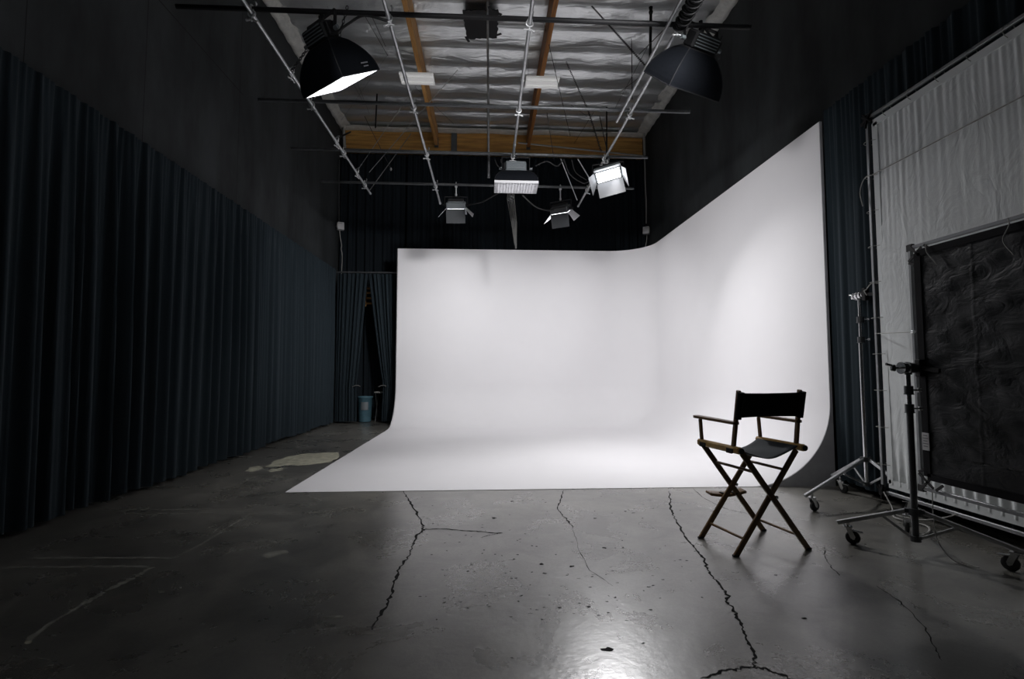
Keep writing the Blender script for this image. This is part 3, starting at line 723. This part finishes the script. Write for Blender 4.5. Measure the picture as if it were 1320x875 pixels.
# two short rows of faint maker's lettering low on the side panel of the left softbox
w_, h_, d_ = .70, .54, .40; best = None
for sx, sy in ((1,0),(-1,0),(0,1),(0,-1)):
    n_ = (qL @ Vector((sx, sy, 0))).to_3d()
    if n_.dot(Vector((0,0,HC))-lpos) > 0 and (best is None or n_.dot(RT) > best[0]): best = (n_.dot(RT), sx, sy)
_, sx, sy = best
k_ = sin(.80*pi/2)**.75; hw = .17+(w_/2-.17)*k_; hh = .07+(h_/2-.07)*k_
b = MB(qL)
for row, (zr, wd) in enumerate(((-.06-.40*.78, .10), (-.06-.40*.86, .07))):
    for c9 in range(7):
        u_ = .05+wd*c9/7+.02*row; e_ = .008
        c0 = (sx*(hw+e_), sgn_*u_, zr) if (sgn_ := 1) and sx else (u_*1, sy*(hh+e_), zr)
        b.box(c0, (.002, wd/7*.7, .012) if sx else (wd/7*.7, .002, .012))
b.build('lettering', M['grey_letter'], sbL)

# ------------------------------------------------------------------ barn door lamps
def barn_lamp(loc, zpipe, aim, lab, W=.40, H=.22, dl=.26, roll=0, lit=False, power=0, spread=120, open_=(50,50,60,60), head=M['greymetal'], yoke_w=None, doorm=None, sidem=None):
    loc = Vector(loc); root = empty('barn_door_lamp', loc, 0, lab, 'lamp')
    q = Vector(aim).normalized().to_track_quat('-Z', 'Y').to_matrix().to_4x4() @ Matrix.Rotation(roll, 4, 'Z')
    xa = q @ Vector((1,0,0)); ya = math.atan2(xa.y, xa.x)
    b = MB(q); b.box((0,0,0), (W,H,.12), bev=.015); b.box((0,0,.075), (W*.8,H*.7,.04), bev=.01)
    b.build('lamp_head', head, root)
    b = MB(q)
    for k in range(7): b.box((0, -H*.36+H*.12*k, .10), (W*.78,.008,.03))
    b.build('cooling_fins', M['black'], root)
    b = MB(q); b.box((0,0,-.063), (W*.88, H*.82, .008)); b.build('lamp_face', M['lamp_on'] if lit else M['inner'], root)
    zf = -.06
    def leaf(axis, sgn, ang, Lf):
        nonlocal doorm
        a = radians(ang); t_ = .004
        if axis == 'y':   # top / bottom leaves
            base = [(-W/2,sgn*H/2),(W/2,sgn*H/2)]; flare = .0
            p = [(-W/2, sgn*H/2, zf), (W/2, sgn*H/2, zf), (W/2+flare, sgn*(H/2+Lf*sin(a)), zf-Lf*cos(a)), (-W/2-flare, sgn*(H/2+Lf*sin(a)), zf-Lf*cos(a))]
            nrm = Vector((0, cos(a)*sgn, sin(a)))
        else:
            p = [(sgn*W/2, -H/2, zf), (sgn*W/2, H/2, zf), (sgn*(W/2+Lf*sin(a)), H/2+.08, zf-Lf*cos(a)), (sgn*(W/2+Lf*sin(a)), -H/2-.08, zf-Lf*cos(a))]
            nrm = Vector((cos(a)*sgn, 0, sin(a)))
        p = [Vector(v) for v in p]
        b = MB(q); b.add(p + [v+nrm*t_ for v in p], [[0,1,2,3],[7,6,5,4],[0,4,5,1],[1,5,6,2],[2,6,7,3],[3,7,4,0]])
        b.build('barn_door', doorm or M['greymetal'], root)
    leaf('y', -1, open_[0], dl); leaf('y', 1, open_[1], dl); doorm = sidem or doorm; leaf('x', -1, open_[2], dl*.75); leaf('x', 1, open_[3], dl*.75)
    cx = W/2+.04; lift = (q @ Vector((cx,0,0))).z; zy = .17
    Mz = Matrix.Rotation(ya, 4, 'Z')
    b = MB(Mz); b.bar((-cx,0,-lift),(-cx,0,zy), .03,.008,(1,0,0)); b.bar((cx,0,lift),(cx,0,zy), .03,.008,(1,0,0)); b.bar((-cx-.004,0,zy),(cx+.004,0,zy), .03,.01); b.build('yoke', M['black'], root)
    b = MB(Mz)
    for s_ in (-1,1): b.tube([(s_*(W/2-.01),0,s_*lift),(s_*(cx+.045),0,s_*lift)], .016, 10)
    b.build('tilt_knobs', M['black'], root)
    hook_clamp(root, zy, zpipe-loc.z, M['clampmetal'])
    if power:
        A = (q @ Vector((0,0,-1))).to_3d(); l = lamp('barn_lamp_light', power, loc+(q @ Vector((0,0,-.07))).to_3d(), A, W*.85, H*.8, spread)
        mw = l.matrix_basis.copy(); l.parent = root; l.matrix_basis = Matrix.Translation(-loc) @ mw
    return root
M['doorgrey'] = mat('door_grey', (.06,.065,.07), .5, metal=.1)
M['doorwhite'] = mat('door_white', (.24,.243,.25), .5)
barn_lamp((-.62, 9.86, 4.66), 5.09, (.02, .50, -1), 'small barn door lamp left of the gridded softbox', W=.38, H=.24, dl=.28, open_=(12,50,45,45), doorm=M['doorgrey'], sidem=M['inner'], lit=True, power=P_BARN, spread=150)
barn_lamp((1.50, 9.89, 4.62), 5.09, (.30, .50, -1), 'small dark barn door lamp right of the gridded softbox', W=.38, H=.24, dl=.28, open_=(12,60,45,35), head=M['darksteel'], doorm=M['doorgrey'], sidem=M['inner'], lit=True, power=P_BARN, spread=150)
barn_lamp((2.12, 8.42, 4.80), 5.09, (.02, -.46, -.89), 'brightly lit barn door lamp near the right end of the grid', W=.46, H=.26, dl=.26, roll=radians(-24), lit=True, power=P_BRIGHT, spread=100, open_=(32,50,20,32), doorm=M['doorwhite'])

# ------------------------------------------------------------------ ceiling objects
for x, lab in ((-1.50, 'small white ceiling panel light under the left roof joist'), (1.19, 'small white ceiling panel light under the right roof joist')):
    r = empty('ceiling_light', (x, 10.38, 7.58), 0, lab, 'light', 'white panel lights under the roof')
    b = MB(); b.box((0,0,0), (.72,.40,.05), bev=.01); b.build('housing', M['panel'], r)
    for dy in (-.1, .1): b = MB(); b.tube([(-.33,dy,-.035),(.33,dy,-.035)], .018, 10); b.build('tube', M['panel'], r)
    for dx in (-.3,.3): b = MB(); b.tube([(dx,0,.02),(dx,0,.50)], .003, 5); b.build('suspension_wire', M['steel'], r)
b = MB(); rnd = random.Random(3); loop = []
for (x0,y0),(x1,y1) in (((-.45,8.78),(.20,8.75)),((.20,8.75),(.19,9.5)),((.19,9.5),(-.42,9.58)),((-.42,9.58),(-.45,8.78))):
    for k in range(12):
        t_ = k/12; loop.append((x0+(x1-x0)*t_+rnd.uniform(-.02,.02), y0+(y1-y0)*t_+rnd.uniform(-.02,.02)))
b.prism(loop, 7.94, 7.955)
bk = tag(b.build('blackout_cloth', M['blacktape']), 'ragged square of black cloth taped under the foil roof', 'cloth')
for (x, y, a) in ((.19,8.82,.5),(.20,9.42,-.5),(.05,8.74,1.3),(-.40,9.58,1.2)):
    b = MB(); b.box((x,y,7.945), (.17,.05,.006), rotz(a)); b.build('tape_strip', M['blacktape'], bk)

# corner conduits beside the beam, diagonal conduit, PA speakers
cable([at(437,206,13.44), at(437,215,13.44), at(437,292,13.44)], .02, 'pale conduit dropping down the far left corner', M['darksteel'], 'conduit', 'conduit', False)
o = cable([at(830,166,13.47), at(831,200,13.47)], .035, 'pale vertical conduit at the right end of the timber beam', M['conduit'], 'conduit', 'conduit', False)
cable([at(443,165,13.47), at(445,204,13.47)], .04, 'pale vertical conduit at the left end of the timber beam', M['conduit'], 'conduit', 'conduit', False)
cable([at(831,203,13.55), at(832,240,13.5), at(833,262,13.5), at(833,288,13.5)], .018, 'pale cable hanging down the far right corner', M['conduit'])
cable([at(668,184,13.5), at(829,201,13.5)], .022, 'thin pale conduit slanting across the right half of the beam', M['conduit'], 'conduit', 'conduit', False)
b = MB(); b.tube([(-4.0,13.5,7.33),(4.45,13.5,7.33)], .035, 10)
tag(b.build('drape_rail', M['greymetal']), 'grey rail under the timber beam carrying the tall back drape', 'rail')
for X, px, lab, lab2 in ((-3.93, 437, 'small white wall speaker in the far left corner', 'pale cable hanging below the left wall speaker'), (4.42, 838, 'small white wall speaker in the far right corner', 'pale cable hanging below the right wall speaker')):
    z = 5.18; s_ = 1 if X < 0 else -1
    r = empty('wall_speaker', (X, 13.3, z), 0, lab, 'speaker')
    R = rotz(s_*.5); b = MB(); b.box((s_*.02,0,0), (.17,.14,.20), R, taper=.93, bev=.0); b.build('cabinet', M['white'], r)
    b = MB(); b.box((s_*.02-.0,-.072,0), (.13,.006,.15), R); b.build('grille', M['conduit'], r)
    b = MB(); b.bar((-s_*.10,0,0),(0,0,0), .03,.02); b.build('bracket', M['bracket'], r)
    pts = [(X,13.3,z-.1),(X+.02*s_,13.3,z-.3),(X+.06*s_,13.3,z-.5),(X+.05*s_,13.3,z-.62)] + ([(X+.08,13.3,z-.8),(X+.07,13.3,z-1.35)] if X < 0 else [])
    cable(pts, .010, lab2, M['whitecord'])

# ------------------------------------------------------------------ director's chair
ch = empty('directors_chair', (2.08, 3.875, 0), radians(12.0), 'tall wooden director\'s chair with black canvas back standing before the white stage', 'chair')
SZ = .765
def part(name, b, m, parent=None): return b.build(name, m, parent or ch)
for sx in (-1, 1):                       # each leg runs from one foot up to the other side's seat rail
    for y, yo in ((.215, .012*sx), (-.215, -.012*sx)):
        b = MB(); b.bar((sx*.315, y+yo, .0), (-sx*.255, y+yo, SZ-.02), .020, .044, (0,0,1), bev=.004)
        lg = part('leg', b, M['chairwood'])
        b = MB(); b.box((sx*.312, y+yo, .008), (.05,.026,.016), bev=.004); b.build('foot_pad', M['rubber'], lg)
    for zt_, r in ((.115,.011),(.60,.011)):
        xx = sx*.315 + (-sx*.57)*(zt_/(SZ-.02))
        b = MB(); b.tube([(xx, -.21, zt_),(xx, .21, zt_)], r, 10); part('stretcher', b, M['chairwood'])
for y in (.215,-.215):
    b = MB(); b.tube([(.03,y-.02,.41),(.03,y+.02,.41)], .007, 8); b.tube([(0.03,y-.028,.41),(.03,y-.02,.41)], .013, 8); part('pivot_bolt', b, M['chrome'])
for sx in (-1, 1):
    b = MB(); b.box((sx*.285, -.005, SZ), (.042, .50, .052), bev=.012); rl = part('seat_rail', b, M['chairwoodlight'])
    b = MB(); b.tube([(sx*.285,-.262,SZ),(sx*.285,-.255,SZ)], .022, 12); b.build('end_cap', M['rubber'], rl)
    for y in (.16,-.16):
        b = MB(); b.box((sx*.308, y, SZ-.008), (.006,.075,.032), bev=.002); b.tube([(sx*.313,y-.03,SZ-.022),(sx*.313,y+.03,SZ-.022)], .006, 6)
        b.build('hinge', M['black'], rl)
    # back post, front arm post, arm
    b = MB(); b.bar((sx*.285, -.175, SZ+.02), (sx*.275, -.235, 1.205), .024, .036, (0,1,0), bev=.005); part('back_post', b, M['chairwood'])
    b = MB(); b.bar((sx*.285, .20, SZ+.02), (sx*.285, .215, .955), .022, .030, (0,1,0), bev=.005); part('arm_post', b, M['chairwood'])
    b = MB(); 
    prof_a = [(-.225,.0),(-.21,.026),(-.05,.028),(.12,.032),(.25,.034),(.275,.026),(.285,0)]
    poly = [(w_, y) for y, w_ in prof_a] + [(-w_, y) for y, w_ in prof_a[::-1][1:-1]]
    R = Matrix.Rotation(radians(1.0), 3, 'X'); b.prism(poly, -.010, .010, R, (sx*.285, 0, .965)); part('armrest', b, M['chairwood'])
def back_fn(u, v):
    x = -.285+.57*u; z = 1.0+.185*v
    return Vector((x, -.215-.05*(z-1)/.2 - .004 + .035*sin(pi*u), z - .006*sin(pi*u)*(1 if v > .5 else -.4)))
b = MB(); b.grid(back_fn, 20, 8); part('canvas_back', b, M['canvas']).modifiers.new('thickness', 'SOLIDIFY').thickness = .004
for sx in (-1,1):
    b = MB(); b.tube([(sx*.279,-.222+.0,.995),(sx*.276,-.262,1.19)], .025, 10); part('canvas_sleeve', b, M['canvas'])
def seat_fn(u, v):
    x = -.275+.55*u; y = -.21+.42*v; s_ = sin(pi*u)
    return Vector((x, y, SZ+.020 - .085*s_**.8 + .008*sin(9*u+4*v)*s_))
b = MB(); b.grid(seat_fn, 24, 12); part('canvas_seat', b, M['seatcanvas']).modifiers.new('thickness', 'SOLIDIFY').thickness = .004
b = MB()
def fr(u, v):
    x = -.17+.34*u; return Vector((x, .245+.075*v, .335 - .02*sin(pi*u)+.012*v))
b.grid(fr, 12, 3); fo = part('footrest', b, M['chairwood']); fo.modifiers.new('thickness', 'SOLIDIFY').thickness = .018
b = MB()
for sx in (-1,1): b.bar((sx*.05,.215,.33),(sx*.05,.30,.325), .018,.012)
b.build('footrest_bracket', M['black'], fo)

# ------------------------------------------------------------------ 12 ft white cloth frame on the right
FX, FY0, FY1, FZ0, FZ1 = 3.95, 4.82, 1.15, .15, 3.96
fr_ = empty('cloth_frame', (FX, (FY0+FY1)/2, 0), 0, 'large white cloth screen laced into a silver frame along the right wall', 'screen')
yc = (FY0+FY1)/2
for nm, a, c_ in (('frame_tube', (0,FY0-yc,FZ0),(0,FY0-yc,FZ1)), ('frame_tube', (0,FY1-yc,FZ0),(0,FY1-yc,FZ1)), ('frame_tube', (0,FY0-yc,FZ1),(0,FY1-yc,FZ1)), ('frame_tube', (0,FY0-yc,FZ0),(0,FY1-yc,FZ0))):
    b = MB(); b.bar(a, c_, .032, .032, (1,0,0) if abs(a[2]-c_[2]) > 1 else (0,0,1), bev=.004); b.build(nm, M['alu'], fr_)
LW = FY0-FY1-.22; HH = FZ1-FZ0-.20
def silk_fn(u, v):     # u from far edge to near edge, v up
    y = FY0-.12-LW*u-yc; z = FZ0+.10+HH*v
    s = LW*u
    top = (1-v); pl = math.exp(-top*7)*.42 + .004
    n_ = (sin(2*pi*s/.10+2.5*sin(3*s))*.5 + sin(2*pi*s/.061+3*sin(5*s))*.5)*(.5+.5*sin(2.3*s+1)**2)
    d = .022*pl*n_*(1.0 if v < .995 else .3)
    bot = math.exp(-v*16); d += .016*bot*(sin(2*pi*s/.095+2*v+1.3*sin(2*s)))
    d += .012*sin(1.9*s+3*v)*sin(pi*v) + .002*sin(9*s+14*v)*sin(pi*v)
    d += .003*math.exp(-u*20)*sin(2*pi*z/.17)
    return Vector((-.02-d, y, z))
b = MB(); b.grid(silk_fn, 420, 60); sk = b.build('white_cloth', M['silk'], fr_)
b = MB()
y0 = FY0-.12-yc; y1 = y0-LW; z0 = FZ0+.10; z1 = z0+HH
b.bar((-.026,y0+.02,z1),(-.026,y1,z1), .006,.07); b.bar((-.026,y0+.02,z0),(-.026,y1,z0), .006,.08); b.bar((-.026,y0,z0),(-.026,y0,z1), .07,.006,(1,0,0))
b.build('hem_band', M['silkhem'], fr_)
b = MB(); b.tube([(-.045, y0+.03, 3.33),(-.045, y1, 3.38)], .006, 6); b.build('seam_cord', M['whitecord'], fr_)
nt_ = 12
for k in range(nt_):
    y = y0-LW*(k+.5)/nt_
    b = MB(); b.ring((-.012,y,(z1+FZ1)/2), .055, .004, (0,1,0), 12, 4, 1); b.build('tie', M['whitecord'], fr_)
for k in range(10):
    z = z0+HH*(k+.5)/10; b = MB(); b.ring((-.012,(y0+FY0-yc)/2,z), .07, .003, (0,0,1), 12, 4); b.build('tie', M['whitecord'], fr_)
for pts in ([(0,0,0),(-.04,.06,.0),(-.05,.10,-.12),(-.04,.08,-.24)],): pass
for z, Lz in ((3.33,.28),(2.22,.1)):
    b = MB(); yb = FY0-yc; b.tube(smooth_path([(-.02,yb-.1,z),(-.05,yb-.02,z+.01),(-.05,yb+.05,z-.04),(-.05,yb+.08,z-Lz*.5),(-.05,yb+.05,z-Lz)]), .005, 5); b.build('loose_tie', M['whitecord'], fr_)
b = MB()
for k in range(9):
    a = random.uniform(0,6.28); b.bar((-.03,FY0-yc-.03,FZ1-.02),(-.03+.05*cos(a)*.3,FY0-yc-.03+.10*cos(a),FZ1-.02+.09*sin(a)), .02,.012)
b.box((0,FY0-yc,FZ1),(.05,.09,.09), bev=.01); b.build('corner_bracket', M['black'], fr_)
b = MB(); b.box((0,FY0-yc,FZ0),(.05,.09,.09), bev=.01)
for k in range(6): a = random.uniform(0,6.28); b.bar((-.03,FY0-yc-.02,FZ0),(-.03,FY0-yc-.02+.09*cos(a),FZ0+.07*sin(a)), .02,.012)
b.build('corner_bracket', M['black'], fr_)

# ------------------------------------------------------------------ 6 ft black flag frame
GX, GY0, GY1, GZ0, GZ1 = 3.32, 3.68, 1.85, .46, 2.31
fg = empty('flag_frame', (GX, (GY0+GY1)/2, 0), 0, 'black cloth flag in a square silver frame at the right edge', 'flag')
gy = (GY0+GY1)/2
for a, c_ in (((0,GY0-gy,GZ0),(0,GY0-gy,GZ1)), ((0,GY1-gy,GZ0),(0,GY1-gy,GZ1)), ((0,GY0-gy,GZ1),(0,GY1-gy,GZ1)), ((0,GY0-gy,GZ0),(0,GY1-gy,GZ0))):
    b = MB(); b.bar(a, c_, .026, .026, (1,0,0) if abs(a[2]-c_[2]) > 1 else (0,0,1), bev=.003); b.build('frame_tube', M['alu'], fg)
GL = GY0-GY1-.16; GH = GZ1-GZ0-.16
def blk_fn(u, v):
    y = GY0-.08-GL*u-gy; z = GZ0+.10+GH*v; s = GL*u
    d = .003*sin(7*s+13*z)+.003*sin(-9*s+17*z+1)+.002*sin(23*s+31*z)+.0015*sin(41*z-15*s)+.001*sin(37*s+9*z)
    env = min(1, 8*min(u, 1-u, v, 1-v)+.15)
    sl = .003*math.exp(-((s-.42)/.006)**2) + .003*math.exp(-((s-1.05)/.006)**2)
    return Vector((-.018-d*env-sl, y, z+.02*sin(pi*u)*(1 if v < .1 else 0)))
b = MB(); b.grid(blk_fn, 160, 130); b.build('black_cloth', M['blackcloth'], fg)
b = MB()
gy0 = GY0-.08-gy; gz0, gz1 = GZ0+.10, GZ0+.10+GH
b.bar((-.024,gy0,gz0),(-.024,gy0,gz1), .055,.004,(1,0,0)); b.bar((-.024,gy0,gz1),(-.024,gy0-GL,gz1), .004,.05); b.bar((-.024,gy0,gz0),(-.024,gy0-GL,gz0), .004,.05)
b.build('hem_band', M['canvas'], fg)
for (cy, cz, sg) in ((GY0-gy, GZ1, -1), (GY0-gy, GZ0, 1)):
    b = MB()
    b.box((0,cy,cz),(.03,.055,.055), bev=.004)
    b.bar((-.02,cy-.12,cz+sg*.02),(-.02,cy+.0,cz+sg*.11), .018,.006,(1,0,0)); b.bar((-.02,cy-.02,cz+sg*.0),(-.02,cy-.11,cz+sg*.10), .018,.006,(1,0,0)); b.bar((-.02,cy-.08,cz+sg*.16),(-.02,cy+.0,cz+sg*.12), .018,.006,(1,0,0))
    b.bar((-.02,cy-.14,cz+sg*.01),(-.02,cy-.20,cz+sg*.06), .018,.006,(1,0,0))
    b.build('corner_tie', M['blacktape'], fg)
for (y_, z_, L_) in ((GY0-gy-.17, GZ1-.01, .17), (GY1-gy+1.07, GZ1, .24)):
    b = MB(); b.tube(smooth_path([(-.03,y_,z_),(-.04,y_-.01,z_-.05),(-.04,y_+.03 if L_ > .2 else y_-.03,z_-L_*.55),(-.04,y_-.03 if L_ > .2 else y_-.09,z_-L_)]), .0035, 5); b.build('loose_tie', M['whitecord'], fg)
b = MB(); b.tube([(-.02,GY0-gy-.02,1.65),(-.02,GY0-gy+.0,1.65)], .014, 8); b.build('toggle', M['chrome'], fg)
b = MB(); b.box((-.030,gy0-.005,.82),(.003,.06,.13)); b.build('printed_label', M['paper'], fg)
b = MB()
for k in range(5): b.box((-.0325,gy0-.005,.865-.02*k),(.001,.045 if k % 2 else .035,.007))
b.build('label_text', M['grey_letter'], fg)

# cord from the white frame's side to the flag
cable([Vector((FX-.03,FY0-.02,1.72)), Vector((GX+.01,GY0,1.65))], .004, 'thin white cord tying the small frame back to the big screen', M['whitecord'], 'cord', 'cord', False)

# ------------------------------------------------------------------ rolling stands
def caster(parent, px_, py_, rz, zs, R=.05):
    b = MB(); c_ = Vector((px_, py_, R)); ax = Vector((cos(rz), sin(rz), 0)); off = Vector((-sin(rz), cos(rz), 0))*.03
    cc = c_+off
    pts = []
    prf = [(.3*R,-.016),(R*.88,-.016),(R,-.008),(R,.008),(R*.88,.016),(.3*R,.016)]
    n = 20; u = ax.cross(Vector((0,0,1))); vs = []
    for r, w_ in prf:
        for i in range(n): a = 2*pi*i/n; vs.append(cc + ax*w_ + u*r*cos(a) + Vector((0,0,1))*r*sin(a))
    b.add(vs, [[j*n+i, j*n+(i+1) % n, (j+1)*n+(i+1) % n, (j+1)*n+i] for j in range(5) for i in range(n)], True)
    w = b.build('wheel', M['rubber'], parent)
    b = MB(); b.tube([cc-ax*.026, cc+ax*.026], .012, 10)
    for sg in (-1,1): b.bar(cc+ax*.022*sg, c_+ax*.022*sg+Vector((0,0,R+.025)), .005, .034, off)
    b.box(c_+Vector((0,0,R+.03)), (.055,.055,.010), rotz(rz)); b.tube([c_+Vector((0,0,R+.03)), c_+Vector((0,0,max(R+.06, zs-R)))], .013, 10)
    b.bar(cc+ax*.0+Vector((0,0,R+.004)), cc+off*2.2+Vector((0,0,R*.9)), .035, .006)
    b.build('caster_fork', M['chrome'], w)
def stand(name, base, lab, ends, z_lo, z_hub, z_top, m_mast, m_leg, leg_lens_ext=.06, r=.022, colltop=None, flat=True, headdir=(1,0,0)):
    base = Vector((base[0], base[1], 0)); root = empty(name, base, 0, lab, 'stand')
    b = MB(); b.tube([(0,0,z_lo),(0,0,z_top*.78)], r, 14); b.build('outer_mast', m_mast, root)
    b = MB(); b.tube([(0,0,z_top*.75),(0,0,z_top)], r*.72, 12); b.build('riser', M['chrome'] if m_mast != M['black'] else M['black'], root)
    for zz in (z_top*.78, z_top*.88):
        b = MB(); b.tube([(0,0,zz-.03),(0,0,zz+.03)], r*1.35, 14); b.tube([(0,0,zz-.035),(0,0,zz-.028)], r*1.5, 14)
        b.build('collar', M['darksteel'], root)
    for zz in (z_top*.78, z_top*.88):
        b = MB(); d = Vector((.8,-.5,0)).normalized(); b.tube([Vector((0,0,zz)), Vector((0,0,zz))+d*.07], .007, 8); b.tube([Vector((0,0,zz))+d*.055, Vector((0,0,zz))+d*.075], .018, 10); b.build('t_handle', M['chrome'], root)
    b = MB(); b.tube([(0,0,z_lo),(0,0,z_lo+.04)], r*1.6, 12); b.build('lower_hub', M['darksteel'], root)
    b = MB(); b.tube([(0,0,z_hub-.03),(0,0,z_hub+.02)], r*1.9, 12)
    for e_ in ends:
        d = (Vector((e_[0], e_[1], 0))-base).normalized(); b.bar(Vector((0,0,z_hub))+d*.02, Vector((0,0,z_hub))+d*.06, .04, .03)
    b.build('leg_hub', M['darksteel'], root)
    for e_ in ends:
        v = Vector((e_[0], e_[1], 0))-base; L_ = v.length; d = v.normalized(); zt_ = e_[2] if len(e_) > 2 else .17
        lg = MB(); lg.bar(Vector((0,0,z_hub))+d*.04, d*(L_+leg_lens_ext)+Vector((0,0,zt_-.012)), .026, .030, bev=.004)
        lo = lg.build('leg', m_leg, root)
        b = MB(); mid = d*(L_*.45); zm = z_hub+(zt_-z_hub)*.45
        b.bar(Vector((0,0,z_lo+.02))+d*.02, mid+Vector((0,0,zm)), .014, .018); b.tube([mid+Vector((0,0,zm))-d.cross(Vector((0,0,1)))*.025, mid+Vector((0,0,zm))+d.cross(Vector((0,0,1)))*.025], .009, 8)
        b.build('brace', m_leg, lo)
        caster(root, v.x, v.y, math.atan2(d.y, d.x)+random.uniform(.5,1.8), zt_)
    # grip head
    g = Vector((0,0,z_top)); hd = Vector(headdir).normalized(); sd = hd.cross(Vector((0,0,1)))
    b = MB(); b.tube([g-Vector((0,0,.05)), g-Vector((0,0,.02))], r*1.2, 10); b.tube([g-hd*.05, g+hd*.05], .040, 18); b.tube([g-hd*.055, g-hd*.045], .046, 18); b.tube([g-hd*.008, g+hd*.008], .047, 18)
    b.tube([g+hd*.05, g+hd*.075], .03, 12)
    gh = b.build('grip_head', M['chrome'], root)
    b = MB(); b.tube([g-hd*.055, g-hd*.11], .011, 8); b.tube([g-hd*.10-Vector((0,0,.0)), g-hd*.13+Vector((0,0,.02)), g-hd*.17+Vector((0,0,.03))], .010, 8); b.box(g-hd*.115, (.03,.03,.05), bev=.006); b.build('t_handle', M['chrome'], gh)
    b = MB(); b.box(g+hd*.10, (.05,.05,.13), bev=.006); b.bar(g+hd*.10+Vector((0,0,.0)), g+hd*.10+Vector((0,-.16,-.02)), .018,.03); b.build('frame_ear', M['black'], gh)
    return root
stand('combo_stand', (3.995, 5.09), 'tall silver rolling stand at the far edge of the white cloth screen', ((3.13,4.70,.17),(3.93,5.40,.17),(4.02,4.56,.15)), .14, .42, 2.15, M['chrome'], M['steel'], .11, .026, headdir=(-.12,-1,0))
stand('combo_stand', (3.18, 3.60), 'shorter dark rolling stand clamped to the black flag frame', ((2.84,3.84,.16),(3.55,4.10,.16),(3.56,3.24,.14)), .09, .31, 1.37, M['darksteel'], M['steel'], .07, .022)

# cable heap and sandbag below the frame corner
cable([(3.80,4.55,.012),(3.72,4.40,.012),(3.80,4.20,.012),(3.70,4.05,.012),(3.55,3.95,.012)], .008, 'white cable lying on the floor by the screen corner', M['whitecord'])
cable([(3.90,4.76,.16),(3.86,4.62,.05),(3.78,4.5,.02),(3.84,4.30,.03),(3.86,4.1,.10),(3.9,4.0,.16)], .006, 'white cord dangling from the bottom of the white screen', M['whitecord'], 'cord', 'cord')
cable([(3.28,3.55,.46),(3.27,3.54,.30),(3.26,3.50,.12),(3.30,3.42,.012),(3.36,3.30,.012),(3.33,3.40,.012)], .0035, 'thin white cord hanging from the black flag corner to the floor', M['whitecord'], 'cord', 'cord')
